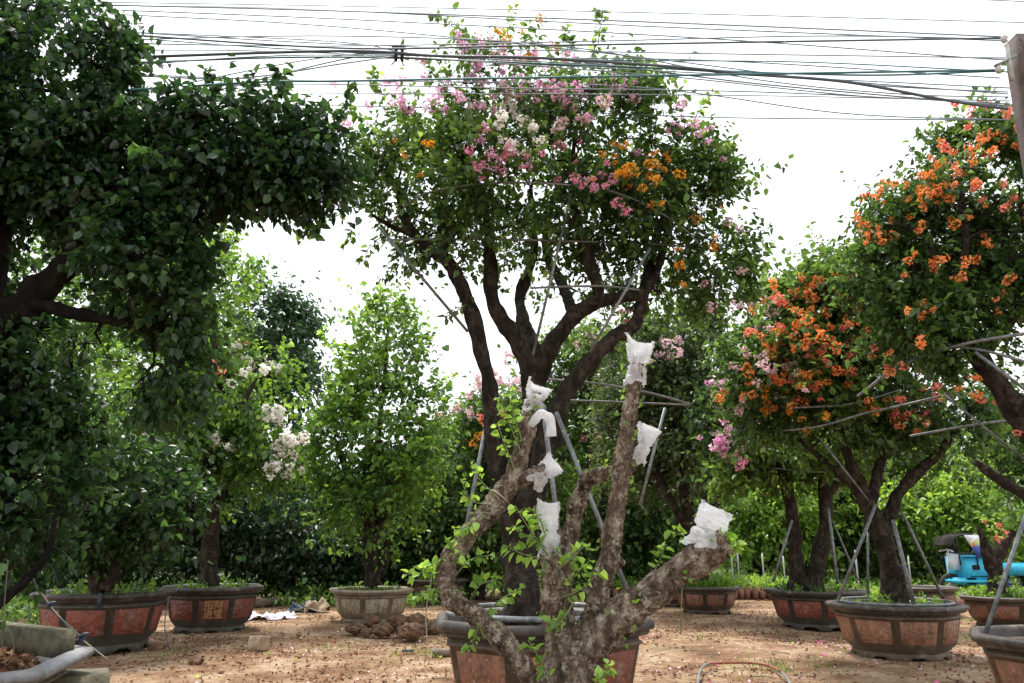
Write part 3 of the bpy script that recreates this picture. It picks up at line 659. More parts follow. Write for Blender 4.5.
# ---------------------------------------------------------------- pruned stump in the foreground
YS = 4.2
def stump():
    root = empty('pruned_stump', (cStump[0], cStump[1], .38), 'thick lichen covered bougainvillea stump with cut limbs, in front of the centre pot', 'stump')
    def mk(pts, seed, cut=True):
        S = smooth_path([[*at(q[0], q[1], YS + (q[3] if len(q) > 3 else 0)), q[2] * .74 * mpp(q[1], YS)] for q in pts], 12)
        rngs = np.random.default_rng(seed)
        S[:, :3] += rngs.normal(size=(len(S), 3)) * .002; S[:, 3] *= 1 + rngs.normal(size=len(S)) * .03 + .10 * np.maximum(0, np.sin(np.arange(len(S)) * .55 + seed)) ** 4
        return S
    L = {
     'base': [(562, 735, 40), (562, 700, 34), (562, 672, 28), (566, 645, 20)],
     'A': [(560, 705, 22), (535, 684, 15), (507, 644, 13.5, -.05), (476, 617, 13, -.05), (451, 596, 13, -.05), (448, 566, 12.5, 0), (464, 540, 13, .05), (488, 512, 14.5, .1), (511, 482, 13, .1), (523, 448, 11, .1), (531, 415, 10, .1), (537, 392, 8, .1)],
     'A2': [(510, 486, 10, .1), (528, 477, 9, .05), (545, 470, 8, 0)],
     'B': [(563, 690, 26), (561, 650, 20), (553, 615, 16), (556, 588, 19), (552, 565, 14), (549, 545, 9)],
     'C': [(570, 670, 22), (590, 622, 15, .05), (602, 585, 13, .05), (612, 540, 13, .05), (620, 480, 12, .05), (627, 430, 11, .05), (634, 385, 9, .05), (638, 358, 7, .05)],
     'C2': [(621, 485, 8, .1), (633, 462, 7, .15), (643, 440, 6, .15)],
     'D': [(566, 630, 14, .2), (564, 590, 12, .25), (568, 545, 12, .25), (577, 508, 11, .25), (586, 482, 10, .2), (604, 474, 9, .1), (620, 470, 8, .06)],
     'E': [(562, 695, 30), (588, 652, 24), (618, 620, 21.5, -.05), (660, 587, 20, -.1), (700, 559, 19.5, -.15), (728, 541, 17, -.2)],
     'F': [(585, 600, 10, .2), (600, 578, 9, .25), (622, 560, 7, .3)],
    }
    tb = MB()
    for i, (k, pts) in enumerate(L.items()):
        S = mk(pts, i); tb.tube(S[:, :3], S[:, 3], 26, rough=.07, seed=i * 2.3)
    # knots and burls
    rk = np.random.default_rng(3)
    o = tb.build('trunk', M['bark_stump'], root, smooth=True)
    sb = o.modifiers.new('s', 'SUBSURF'); sb.levels = 2; sb.render_levels = 2
    tx = bpy.data.textures.new('barkbump', 'CLOUDS'); tx.noise_scale = .016; tx.noise_depth = 5
    dm = o.modifiers.new('d', 'DISPLACE'); dm.texture = tx; dm.strength = .024; dm.mid_level = .5; dm.texture_coords = 'LOCAL'
    # rope ring round the left limb
    c = at(499.5, 497, YS + .1); ax = unit(at(511, 482, YS + .1) - at(488, 512, YS + .1)); u = unit(np.cross(ax, [0, 1, 0])); v = np.cross(ax, u); a = np.linspace(0, 6.283, 26)
    MB().tube(c + (np.cos(a)[:, None] * u + np.sin(a)[:, None] * v) * 11 * mpp(500, YS) + ax * .008 * np.sin(a)[:, None], .0045, 6, cap=False).build('rope_ring', M['rope'], root, smooth=True)
    # young shoots
    rng = np.random.default_rng(8); VV = []; FF = []; vv = []; n0 = 0
    sp = [((448, 575), (440, 560), (425, 570), 0), ((450, 585), (435, 572), (405, 575), 0), ((450, 590), (430, 590), (410, 600), -.05), ((452, 580), (470, 560), (492, 555), -.1), ((450, 575), (455, 555), (448, 540), -.05), ((470, 600), (480, 585), (500, 578), -.1),
          ((551, 560), (535, 540), (510, 528), -.1), ((551, 555), (530, 530), (515, 505), -.1), ((552, 560), (525, 555), (505, 545), -.12), ((550, 550), (540, 520), (530, 508), -.05), ((470, 600), (478, 625), (470, 650), -.1),
          ((554, 590), (575, 575), (590, 560), -.1), ((553, 600), (580, 590), (600, 570), -.1), ((552, 575), (570, 560), (585, 545), -.1), ((500, 500), (480, 480), (470, 465), 0), ((515, 470), (505, 445), (498, 425), 0), ((520, 450), (508, 420), (500, 398), 0),
          ((492, 505), (470, 500), (462, 480), 0), ((522, 440), (512, 410), (508, 390), 0), ((590, 700), (600, 680), (610, 665), -.3), ((560, 700), (540, 660), (528, 640), -.25), ((700, 560), (690, 540), (670, 530), 0), ((480, 620), (500, 600), (520, 590), -.2), ((640, 598), (660, 560), (665, 545), 0), ((724, 545), (730, 550), (735, 540), -.2), ((485, 512), (470, 525), (455, 530), 0), ((575, 600), (562, 620), (548, 625), -.2)]
    for a_, b_, c_, dy in sp:
        P = smooth_path([at(*a_, YS + dy * .3), at(*b_, YS + dy), at(*c_, YS + dy)], 4)
        st = MB().tube(P, np.linspace(.0045, .002, len(P)), 5, cap=False); sv = np.vstack(st.V); sf = np.vstack(st.F[4])
        V, F, v = shoot_leaves(P[2:-1], P[3:], 3, .047, .74, rng, .35, rng.uniform(.3, .95, len(P) - 3))
        mesh_np('leafy_shoot', np.vstack([sv, V]), np.vstack([sf, F + len(sv)]), [M['stem_green'], M['leaf_sprout']], attr=np.concatenate([np.zeros(len(sf)), v]), mi=[0] * len(sf) + [1] * len(F), parent=root)
    # a thin mess of tiny shoots along the limbs
    for k in ('A', 'B', 'D', 'C', 'E'):
        S = mk(L[k], 40); idx = rng.integers(len(S) // 3, len(S), 16)
        d = unit(rng.normal(size=(16, 3)) + np.array([0, -.4, .4])); A = S[idx, :3] + d * S[idx, 3:4] * .9; B = A + d * .06
        V, F, v = shoot_leaves(A, B, 3, .028, .65, rng, .1); VV.append(V); FF.append(F + n0); vv.append(v); n0 += len(V)
    mesh_np('sprout_fuzz', np.vstack(VV), np.vstack(FF), M['leaf_sprout'], attr=np.concatenate(vv), parent=root)['kind'] = 'stuff'
stump()

def bag(label, p0, p1, w0, w1, Y, seed, dY=0, length=None):
    """plastic bag tied over a cut limb: sleeve from p0 (open mouth) via tie to flat flared end p1"""
    rng = np.random.default_rng(seed)
    a = at(*p0, Y + dY); b = at(*p1, Y + dY); ax = unit(b - a); s = unit(np.cross(ax, [0, 1, 0])); f = np.cross(s, ax); Ln = np.linalg.norm(b - a); k = mpp(p0[1], Y)
    n, m = 34, 30; th = np.linspace(0, 2 * math.pi, m, endpoint=False); V = []
    ph = rng.uniform(0, 6, 6); ear = rng.uniform(-.15, .75, 2)
    for i in range(n):
        t = i / (n - 1)
        sleeve = w0 * k * (1.12 + .25 * max(0, .18 - t) / .18)
        tie = 1 - .32 * math.exp(-((t - .45) / .05) ** 2)
        if t < .5: wx = sleeve * tie; wy = sleeve * tie
        else:
            q = (t - .5) / .5; wx = sleeve * tie * (1 - q) + w1 * k * q; wy = sleeve * tie * (1 - q) + .006 * q
        cr = .20 * math.exp(-abs(t - .45) / .13) * np.sin(8 * th + ph[3]) + .07 * np.sin(13 * th + 3 * t + ph[4]) + .08 * np.sin(3 * th + ph[0] + 5 * t) + .08 * np.sin(5 * th + ph[1] - 9 * t) + .05 * np.sin(9 * th + ph[2] + 14 * t) + rng.normal(0, .05, m)
        x = np.cos(th) * wx * (1 + cr); y = np.sin(th) * wy * (1 + cr) + (math.sin(t * 9 + ph[3]) * .012 + np.cos(th) * w1 * k * .35 * math.sin(ph[4]) * max(0, t - .5))
        z = t * Ln + (np.abs(np.cos(th)) ** 3 * w1 * k * np.where(np.cos(th) > 0, ear[0], ear[1]) * max(0, t - .6) / .4 if t > .6 else 0) + rng.normal(0, .002, m) + (.018 * np.sin(4 * th + ph[5]) if i == 0 else 0)
        V.append(a + s * x[:, None] + f * y[:, None] + ax * np.broadcast_to(z, (m,))[:, None])
    V = np.vstack(V); i = np.arange(n - 1)[:, None] * m; j = np.arange(m)[None]; j2 = (j + 1) % m
    F = np.stack([i + j, i + j2, i + m + j2, i + m + j], -1).reshape(-1, 4)
    o = mesh_np('plastic_bag', V, F, M['plastic'], smooth=True, org=a)
    tag(o, label, 'plastic bag', 'clear bags tied over cut limbs'); return o
bag('clear bag tied on top of the tallest cut limb', (634, 384), (641, 342), 8, 14, YS, 1, .05)
bag('clear bag on the short stub beside the tall limb', (638, 462), (650, 426), 6, 12, YS, 2, .12)
bag('crumpled clear bag on the sawn end of the right diagonal limb', (703, 548), (716, 508), 13, 15, YS, 3, -.16)
bag('clear bag tied on the tip of the left upright limb', (532, 412), (539, 386), 8, 13, YS, 4, .1)
bag('white bag on the side stub pointing right of the left limb', (533, 483), (556, 462), 8, 11, YS, 5, .03)
bag('long clear bag standing on the middle cut limb', (549, 556), (549, 503), 8, 11, YS, 6, 0)
P = smooth_path([[*at(531, 425, YS + .05), .020], [*at(541, 414, YS), .024], [*at(550, 420, YS), .026], [*at(551, 436, YS), .028]], 8)
o = MB().tube(P[:, :3], P[:, 3], 18, rough=.14, seed=4).build('plastic_bag', M['plastic'], smooth=True, org=P[0, :3]); tag(o, 'white plastic wrap bent into a hook below the left limb tip', 'plastic bag', 'clear bags tied over cut limbs')

# ---------------------------------------------------------------- left near tree
YL = 4.8
tree('leaning_tree', 'dark broad-leaved tree overhanging from the left edge with an arm reaching right', 'tree', (cNL[0], cNL[1], .5), YL,
  limbs=[
   [(-140, 660, 40), (-110, 560, 34), (-75, 460, 30), (-45, 380, 27), (-10, 335, 24), (30, 300, 19), (62, 270, 16), (90, 240, 14), (120, 205, 11), (160, 185, 9), (220, 195, 6), (255, 205, 5), (290, 190, 3)],
   [(-45, 380, 20), (-20, 310, 16), (-2, 265, 13), (5, 220, 11), (15, 150, 8), (40, 80, 5)], [(30, 300, 12), (60, 310, 9), (110, 320, 7), (150, 330, 4)], [(-100, 560, 14), (-40, 520, 10), (20, 480, 6)],
   [(-90, 680, 9, -.2), (0, 603, 7, -.2), (28, 578, 5, -.2), (48, 552, 4, -.2), (55, 520, 3, -.2)],
   [(90, 240, 9), (80, 170, 7), (90, 110, 5), (80, 60, 3)], [(225, 195, 4, 0), (221, 208, 4.5, 0), (217, 222, 4, 0)]],
  lobes=[(42, 70, 80, 78, 0, .7, 1.4), (30, 160, 85, 70, 0, .7, 1.3), (95, 150, 42, 55), (238, 145, 70, 54, 0, .8, 1.9), (180, 165, 46, 38, 0, 1, 1.5), (298, 163, 40, 42, 0, 1, 1.7), (148, 262, 54, 66), (140, 340, 62, 75), (25, 215, 50, 20, .2, 1, .4), (60, 360, 55, 45, .3, 1, .6), (25, 480, 58, 82, 0, 1, 1), (-60, 120, 90, 120), (-60, 300, 60, 160), (0, 400, 70, 50), (322, 182, 16, 26), (110, 215, 55, 35)],
  leaf='leaf_dark', bark='bark_black', wisps=.02, ragged=.28, size=.064, shoots=6500, nl=8, wid=.70, boughs=190, seed=21, L=.22, gap=-.8, limb_k=.75, gfreq=2.2, shell=.25, droop=.45,
  sprigs=[[(215, 90), (210, 76), (206, 70)], [(280, 95), (282, 78), (278, 70)], [(180, 170, -.4), (150, 158, -.5), (136, 150, -.5)], [(95, 35), (106, 30), (112, 28)], [(320, 130), (338, 118), (350, 100), (352, 84)], [(310, 215), (318, 232)], [(-30, 420, -.3), (-10, 500, -.4), (5, 580, -.4)]])
# ---------------------------------------------------------------- left potted trees
tree('white_bougainvillea', 'bougainvillea with white blossom sprays in the red panel pot', 'tree', (cL2[0], cL2[1], .5), 12.1,
  limbs=[[(208, 586, 17), (210, 550, 13), (212, 500, 12), (208, 455, 10), (198, 420, 7), (185, 380, 4)], [(210, 500, 9), (222, 450, 8), (240, 410, 5), (255, 380, 3)], [(211, 520, 7), (228, 480, 5), (255, 455, 3)], [(205, 440, 6), (215, 360, 5), (212, 290, 3)]],
  lobes=[(235, 395, 62, 48), (272, 440, 34, 34), (190, 440, 60, 50), (212, 285, 34, 48, 0, 1, .8), (170, 400, 60, 70), (225, 480, 40, 25, .3, 1, .4)],
  leaf='leaf_light', size=.10, shoots=1700, nl=8, boughs=110, seed=31, L=.33, limb_k=.62, gap=-.5,
  sprigs=[[(225, 260), (232, 240), (236, 232)], [(240, 290), (246, 275)], [(200, 255), (196, 240)]],
  blossoms=[(289, 428, 6, 16, 20, 'white'), (286, 462, 14, 8, 8, 'white'), (262, 362, 14, 8, 8, 'white'), (235, 350, 16, 6, 6, 'white'), (230, 445, 8, 8, 5, 'white'), (140, 438, 12, 8, 4, 'white'), (125, 420, 5, 12, 3, 'white'), (240, 348, 6, 4, 2, 'coral')], bsize=.085)
tree('bushy_tree', 'low dark leafy tree in the brown pot at the left', 'tree', (cL1[0], cL1[1], .55), 9.6,
  limbs=[[(103, 592, 20), (95, 570, 13), (90, 545, 10), (82, 515, 7), (70, 490, 4)], [(92, 560, 9), (115, 530, 6), (140, 500, 4)], [(105, 588, 12, -.1), (115, 575, 9, -.1), (112, 560, 6)]],
  lobes=[(130, 490, 62, 42), (95, 470, 50, 45), (60, 500, 45, 50), (165, 510, 28, 28), (110, 530, 40, 24)], leaf='leaf_dark', size=.10, shoots=900, nl=8, wid=.66, boughs=70, seed=41, L=.3, limb_k=.6, gap=-.6)
tree('green_shrub_tree', 'fresh green loose tree growing from the cream pot', 'tree', (cPale[0], cPale[1], .42), 13.4,
  limbs=[[(372, 586, 14), (371, 550, 11), (372, 500, 9), (378, 440, 5), (384, 380, 2.5), (388, 320, 1)], [(373, 540, 7), (395, 490, 5), (420, 450, 3)], [(371, 530, 7), (350, 480, 5), (335, 440, 3)], [(368, 585, 9), (382, 570, 7), (388, 540, 5)]],
  lobes=[(380, 420, 42, 60), (350, 470, 36, 55), (415, 460, 38, 50), (386, 345, 26, 46, 0, 1, 1.6), (380, 505, 52, 46), (435, 420, 24, 34), (338, 415, 20, 34), (440, 500, 24, 36)],
  leaf='leaf_light', wisps=.12, size=.115, shoots=1250, nl=8, boughs=120, seed=51, L=.36, limb_k=.65, gap=-.4, gfreq=1.3,
  sprigs=[[(388, 330), (384, 308), (380, 288)], [(352, 400), (346, 370), (342, 345)], [(398, 330), (404, 312), (402, 300)], [(430, 400), (445, 385), (455, 372)], [(410, 360), (425, 345), (432, 330)], [(350, 380), (335, 350), (322, 330)]])

# ---------------------------------------------------------------- right trees
tree('orange_bougainvillea', 'big bougainvillea with orange blossoms reaching in from the right edge', 'tree', (cBR[0], cBR[1], .5), 6.5,
  limbs=[[(1075, 655, 34, -.5), (1070, 560, 24, -.3), (1058, 490, 18), (1035, 440, 14), (1005, 395, 12), (978, 355, 11), (955, 320, 9), (940, 290, 6), (930, 240, 3)],
         [(978, 355, 8), (1010, 320, 7), (1030, 260, 5), (1020, 200, 3)], [(960, 325, 6), (920, 310, 4), (890, 290, 3)], [(1058, 490, 14), (1080, 400, 12), (1090, 300, 8), (1070, 200, 5)], [(945, 300, 5), (965, 250, 5), (960, 190, 3)], [(1035, 500, 8), (1000, 480, 6), (975, 462, 4)]],
  lobes=[(955, 235, 78, 62, 0, .8, 1.3), (990, 175, 55, 48, 0, .8, 1.4), (945, 190, 30, 25), (893, 268, 36, 44), (985, 285, 66, 40), (1070, 230, 80, 90), (920, 330, 42, 34), (1010, 390, 40, 34, .4, 1, .35), (970, 420, 35, 20, .4, 1, .25), (1015, 470, 30, 18, .2, 1, .5)],
  leaf='leaf_orange', size=.062, shoots=3900, nl=9, boughs=180, seed=61, L=.24, gap=-.35, gfreq=3.6, shell=.35, wisps=.08, ragged=.5,
  sprigs=[[(905, 215), (895, 200), (884, 182)], [(930, 180), (925, 165), (920, 152)], [(985, 130), (984, 105), (986, 90)], [(1000, 130), (990, 112), (978, 108)], [(870, 250), (862, 244), (856, 250)], [(935, 190), (945, 160), (948, 145)], [(880, 235), (872, 222)]],
  blossoms=[(960, 150, 33, 15, 11, ('orange', 'coral')), (945, 175, 26, 12, 9, 'orange'), (915, 190, 33, 12, 11, 'orange'), (875, 235, 30, 15, 12, 'orange'), (990, 118, 26, 18, 10, 'coral'), (996, 186, 15, 8, 6, 'coral'), (940, 212, 18, 9, 5, 'orange'), (952, 258, 21, 9, 6, 'orange'), (988, 238, 15, 9, 5, 'orange'), (1000, 208, 12, 6, 4, 'orange'),
            (925, 310, 15, 8, 4, 'orange'), (890, 365, 21, 9, 7, ('coral', 'orange')), (895, 205, 44, 21, 7, 'orange'), (1010, 290, 21, 30, 5, 'orange'), (985, 140, 44, 12, 7, 'orange'), (975, 385, 15, 8, 4, 'orange'), (925, 240, 44, 44, 5, 'orange'), (995, 425, 15, 12, 4, 'coral')], bsize=.038)
tree('orange_bougainvillea', 'leaning bougainvillea with orange blossoms growing in the orange clay pot', 'tree', (cP5[0], cP5[1], .48), 9.5,
  limbs=[[(896, 606, 27), (894, 585, 21), (886, 550, 19), (872, 515, 16), (858, 485, 13), (848, 455, 10), (838, 425, 7), (825, 395, 4)],
         [(884, 540, 13), (895, 500, 11), (915, 475, 10), (940, 452, 8), (955, 430, 5)], [(870, 510, 11), (878, 470, 9), (890, 435, 7), (900, 400, 4)], [(858, 490, 8), (835, 470, 6), (800, 440, 4)]],
  lobes=[(845, 330, 62, 55), (795, 370, 58, 52), (760, 390, 36, 36), (825, 310, 50, 36), (875, 390, 66, 42), (770, 410, 42, 32, .2), (930, 420, 56, 34, .2), (830, 425, 62, 28, .1, 1, .6), (845, 290, 34, 26), (800, 320, 40, 26), (905, 440, 50, 22, .2, 1, .4), (890, 315, 46, 46, .2, 1, 1.2), (835, 305, 56, 36, 0, .8, 1.6), (790, 340, 46, 36, 0, .8, 1.3)],
  leaf='leaf_orange', size=.085, shoots=3500, nl=9, boughs=150, seed=71, L=.30, limb_k=.54, gap=-.3, gfreq=2.8, shell=.3, wisps=.09, ragged=.5,
  sprigs=[[(830, 280), (815, 272), (795, 278)], [(770, 340), (758, 350), (745, 352)], [(850, 270), (852, 258), (846, 250)], [(820, 285), (830, 266), (838, 262)]],
  blossoms=[(840, 295, 45, 21, 30, 'orange'), (800, 315, 51, 30, 36, ('orange', 'coral', 'orange')), (778, 340, 33, 39, 24, ('orange', 'blush')), (755, 375, 33, 33, 12, ('blush', 'orange')), (785, 345, 33, 26, 15, ('orange', 'amber')), (830, 350, 26, 12, 12, 'coral'), (830, 380, 15, 10, 9, 'orange'), (805, 395, 15, 7, 9, ('orange', 'coral')), (785, 400, 26, 21, 15, ('amber', 'orange')), (765, 385, 23, 23, 12, ('orange', 'blush')),
            (845, 365, 18, 12, 9, 'coral'), (875, 405, 12, 7, 6, 'orange'), (905, 412, 21, 7, 9, 'coral'), (850, 320, 60, 30, 15, 'orange'), (950, 390, 45, 18, 8, 'coral'), (815, 430, 9, 6, 4, 'amber'), (905, 415, 12, 9, 4, 'orange')], bsize=.054)
tree('pink_bougainvillea', 'two-stemmed bougainvillea with pale pink blossoms in the dark rimmed pot', 'tree', (cP4[0], cP4[1], .45), 12.6,
  limbs=[[(800, 592, 15), (796, 560, 11), (793, 520, 9), (786, 485, 8), (776, 455, 5), (760, 430, 3)], [(812, 592, 15), (818, 560, 12), (826, 520, 10), (824, 480, 9), (818, 450, 6), (815, 420, 4)], [(824, 500, 7), (845, 470, 6), (865, 450, 4)]],
  lobes=[(745, 415, 44, 34), (725, 450, 36, 34), (785, 440, 52, 30), (840, 445, 50, 28), (770, 465, 42, 24, 0, 1, .6)], leaf='leaf_main', size=.11, shoots=1300, nl=8, boughs=90, seed=81, L=.32, limb_k=.65, gap=-.5, rmin=.008,
  blossoms=[(745, 395, 34, 17, 39, ('blush', 'pink')), (720, 432, 14, 12, 12, 'pink'), (765, 420, 30, 18, 18, ('blush', 'pink')), (740, 445, 24, 17, 10, ('blush', 'rose')), (800, 400, 30, 18, 10, ('coral', 'blush'))], bsize=.09)
tree('sparse_tree', 'sparse brownish green tree behind the tall cut limb', 'tree', (*(at(697, 590, 15.0)[:2]), .35), 15.0,
  limbs=[[(697, 590, 10), (696, 560, 8), (690, 520, 8), (680, 470, 6), (672, 420, 4), (668, 360, 3)], [(700, 590, 9), (702, 540, 7), (706, 490, 5), (700, 450, 3)], [(694, 540, 7), (665, 490, 5), (645, 450, 4), (630, 410, 2)], [(703, 520, 6), (725, 490, 4), (735, 460, 3)]],
  lobes=[(685, 360, 46, 52), (655, 420, 60, 46), (705, 430, 40, 48), (635, 370, 44, 42), (675, 470, 50, 34), (700, 335, 24, 24), (650, 470, 60, 26, 0, 1, .5)], leaf='leaf_dry', size=.10, shoots=4200, nl=7, boughs=130, seed=91, L=.36, gap=-.3, gfreq=1.3, rmin=.008,
  blossoms=[(670, 345, 20, 12, 8, 'blush'), (630, 345, 20, 20, 5, 'blush')], bsize=.09)
tree('small_leaning_tree', 'small dark two-armed tree in the low brown pot at the right', 'tree', (cRD[0], cRD[1], .36), 12.7,
  limbs=[[(998, 600, 14), (996, 575, 10), (988, 555, 8), (983, 538, 4), (978, 528, 2.5)], [(994, 562, 8), (1004, 545, 6), (1014, 532, 4)]],
  lobes=[(995, 590, 30, 8, 0, 1, .6), (1030, 520, 20, 14), (985, 527, 12, 8, 0, 1, .4)], leaf='leaf_light', size=.08, shoots=110, nl=7, boughs=20, seed=95, L=.2,
  blossoms=[(985, 532, 6, 4, 3, 'coral'), (990, 540, 4, 4, 2, 'coral'), (1012, 535, 5, 4, 2, 'coral')], bsize=.05)

# ---------------------------------------------------------------- background trees and bushes
def bush(name, label, px, Y, lobes, leaf, size, shoots, seed, trunk=None, blossoms=None, bsize=.12, **kw):
    g = at(px, 585, Y); g[2] = 0; tp = at(px, lobes[0][1], Y); gp = to_px(g)
    limbs = [[(gp[0], gp[1], trunk or 6), ((gp[0] + lobes[0][0]) / 2 + 3, (gp[1] + lobes[0][1]) / 2, (trunk or 6) * .8), (lobes[0][0], lobes[0][1], (trunk or 6) * .4)]]
    for lb in lobes[1:4]: limbs.append([(px, gp[1] - 8, (trunk or 6) * .6), ((px + lb[0]) / 2, (gp[1] + lb[1]) / 2, (trunk or 6) * .45), (lb[0], lb[1], 2)])
    shoots = int(shoots * 1.75); size *= .72
    return tree(name, label, 'tree' if 'tree' in name else 'bush', g, Y, limbs, lobes, leaf, size, shoots, nl=7, boughs=60, seed=seed, L=size * 4, bark='bark_far', gap=kw.pop('gap', -.45), gfreq=kw.pop('gfreq', .9), blossoms=blossoms, bsize=bsize, rmin=.01, group='trees and bushes behind the yard', **kw)
bush('mango_tree', 'dark rounded tree rising behind the white blossom tree', 262, 26, [(250, 330, 48, 42), (290, 345, 28, 40), (225, 370, 50, 50), (280, 400, 50, 50)], 'leaf_far', .26, 1300, 101, droop=.6)
bush('understory_bush', 'dark bush between the white blossom tree and the green tree', 285, 17.5, [(280, 490, 62, 60), (315, 520, 45, 50), (245, 520, 50, 50), (300, 560, 55, 28)], 'leaf_dark', .19, 900, 102, droop=.5)
bush('understory_bush', 'dark bush behind the low tree at the far left', 130, 16.5, [(120, 480, 90, 80), (50, 500, 70, 80), (170, 540, 60, 44), (190, 480, 50, 60)], 'leaf_dark', .17, 1100, 103)
bush('background_tree', 'tall green tree behind the overhanging dark tree', 70, 20, [(60, 300, 90, 90), (120, 260, 60, 60), (10, 380, 90, 80), (150, 380, 70, 80), (180, 290, 50, 60)], 'leaf_light', .22, 1700, 104)
bush('background_tree', 'green tree filling the gap right of the green loose tree', 480, 18, [(480, 470, 52, 56), (450, 520, 50, 56), (510, 510, 46, 64), (500, 440, 34, 32)], 'leaf_main', .18, 1200, 105, blossoms=[(470, 400, 18, 14, 6, 'blush'), (490, 420, 14, 10, 4, 'coral'), (500, 370, 14, 12, 5, 'blush'), (480, 440, 16, 12, 5, 'amber')])
bush('background_tree', 'dark green tree behind the centre trunk', 560, 19, [(560, 430, 60, 60), (600, 400, 60, 60), (530, 500, 60, 70), (610, 480, 60, 60), (580, 370, 40, 40)], 'leaf_main', .19, 1900, 106, blossoms=[(580, 345, 22, 10, 6, 'blush'), (500, 370, 20, 10, 5, 'blush'), (590, 430, 10, 10, 3, 'rose')])
bush('background_tree', 'soft green tree seen between the centre trunk and the tall cut limb', 600, 25, [(605, 430, 50, 40), (570, 455, 40, 50), (650, 440, 50, 44), (620, 480, 50, 50)], 'leaf_light', .22, 1200, 120)
bush('background_tree', 'soft green tree low behind the pink blossoms left of the centre trunk', 465, 25, [(470, 455, 44, 40), (440, 480, 40, 40), (505, 460, 36, 40)], 'leaf_main', .22, 1000, 121)
bush('understory_bush', 'leafy bush behind the stump and the small grass pot', 640, 20, [(640, 520, 66, 44), (600, 540, 60, 40), (680, 545, 40, 34)], 'leaf_main', .18, 1000, 107)
bush('bright_bush', 'bright green bush between the bagged limb and the twin stems', 755, 24, [(755, 510, 44, 52), (780, 545, 44, 34), (735, 545, 34, 34), (800, 500, 45, 45)], 'leaf_lime', .22, 1200, 108)
bush('background_tree', 'green tree behind the leaning orange blossom tree', 860, 25, [(855, 480, 60, 60), (890, 520, 50, 50), (830, 530, 50, 44), (900, 450, 60, 44)], 'leaf_main', .24, 1300, 109, blossoms=[(905, 445, 20, 14, 8, ('blush', 'coral'))])
bush('lime_bush', 'yellow green spreading tree above the blue cargo tricycle', 975, 22, [(965, 500, 52, 24), (1000, 515, 46, 26), (930, 505, 34, 24), (1030, 500, 40, 30)], 'leaf_lime', .2, 1100, 110, gap=-.2)
bush('lime_bush', 'yellow green bush beside the blue cargo tricycle at right edge', 1040, 21, [(1035, 550, 40, 34), (1020, 575, 30, 18)], 'leaf_lime', .18, 500, 111)
bush('background_tree', 'green tree high behind the right edge tree', 990, 27, [(985, 450, 60, 50), (1040, 430, 60, 60), (940, 470, 46, 36)], 'leaf_main', .26, 1200, 112)
bush('understory_bush', 'dark bush behind the blue cargo tricycle', 915, 26, [(915, 550, 40, 36), (950, 560, 36, 28), (990, 560, 36, 28)], 'leaf_main', .22, 700, 113)
bush('understory_bush', 'shaded bush behind the cream pot', 400, 18.5, [(400, 540, 55, 42), (360, 530, 45, 52), (440, 555, 40, 30)], 'leaf_dark', .18, 900, 114)
bush('background_tree', 'pale pink blossoming tree far behind the right trees', 790, 28, [(780, 430, 60, 50), (730, 450, 50, 40), (840, 440, 50, 50)], 'leaf_main', .27, 1100, 115, blossoms=[(730, 410, 20, 12, 10, 'blush')], bsize=.17)
# far belt of woods closing the view
rng = np.random.default_rng(77); VV = []; FF = []; vv = []; n0 = 0
Cx = rng.uniform(-48, 48, 95); Cy = rng.uniform(36, 48, 95)
for x, y in zip(Cx, Cy):
    n = 300; hgt = rng.uniform(3.2, 6.2) * (1 if abs(x) > 6 else .8); d = unit(rng.normal(size=(n, 3))); P_ = np.array([x, y, hgt * .5]) + d * np.array([3.2, 2.5, hgt * .55]) * rng.uniform(.5, 1, (n, 1)); P_ = P_[P_[:, 2] > 0.05]
    V, F, v = shoot_leaves(P_, P_ + unit(d[:len(P_)] + rng.normal(size=(len(P_), 3)) * .5) * .8, 6, .42, .62, rng, .2, np.clip(rng.uniform(.15, .65) + rng.normal(0, .1, len(P_)), 0, .9))
    VV.append(V); FF.append(F + n0); vv.append(v); n0 += len(V)
o = mesh_np('woods', np.vstack(VV), np.vstack(FF), M['leaf_main'], attr=np.concatenate(vv)); tag(o, 'far belt of green woodland closing the view behind the yard', 'woods', kind='stuff')

# ---------------------------------------------------------------- ground cover, seedlings, grass, litter
def scatter_tufts(name, label, cat, pts, hgt, leaf, seed, size=.05, nl=6, wid=.5, spread=.6):
    rng = np.random.default_rng(seed); A = np.asarray(pts, float); g = rng.normal(size=A.shape) * .45 + np.array([0, 0, 1])
    B = A + unit(g) * (hgt * rng.uniform(.4, 1.2, len(A)))[:, None]
    V, F, v = shoot_leaves(A, B, nl, size, wid, rng, -.1, spread=spread)
    o = mesh_np(name, V, F, M[leaf], attr=v); return tag(o, label, cat, kind='stuff')
rng = np.random.default_rng(99)
def rect(n, x0, x1, y0, y1): return np.stack([rng.uniform(x0, x1, n), rng.uniform(y0, y1, n), np.zeros(n)], 1)
p = np.vstack([rect(1300, -14, -4.2, 17.2, 22), rect(500, -14, -7.2, 13.5, 17), rect(900, -4.5, -1.0, 15.5, 23), rect(500, -12, -6.2, 11.2, 14.5)])
scatter_tufts('weeds', 'low green weeds covering the soil behind the left pots', 'weeds', p, .35, 'leaf_main', 1, .11, 7)
p = np.vstack([rect(600, -1, 12, 20, 30), rect(800, 6, 18, 17.5, 28)])
scatter_tufts('weeds', 'low weeds behind the right pots around the stakes', 'weeds', p, .25, 'leaf_light', 2, .11, 7)
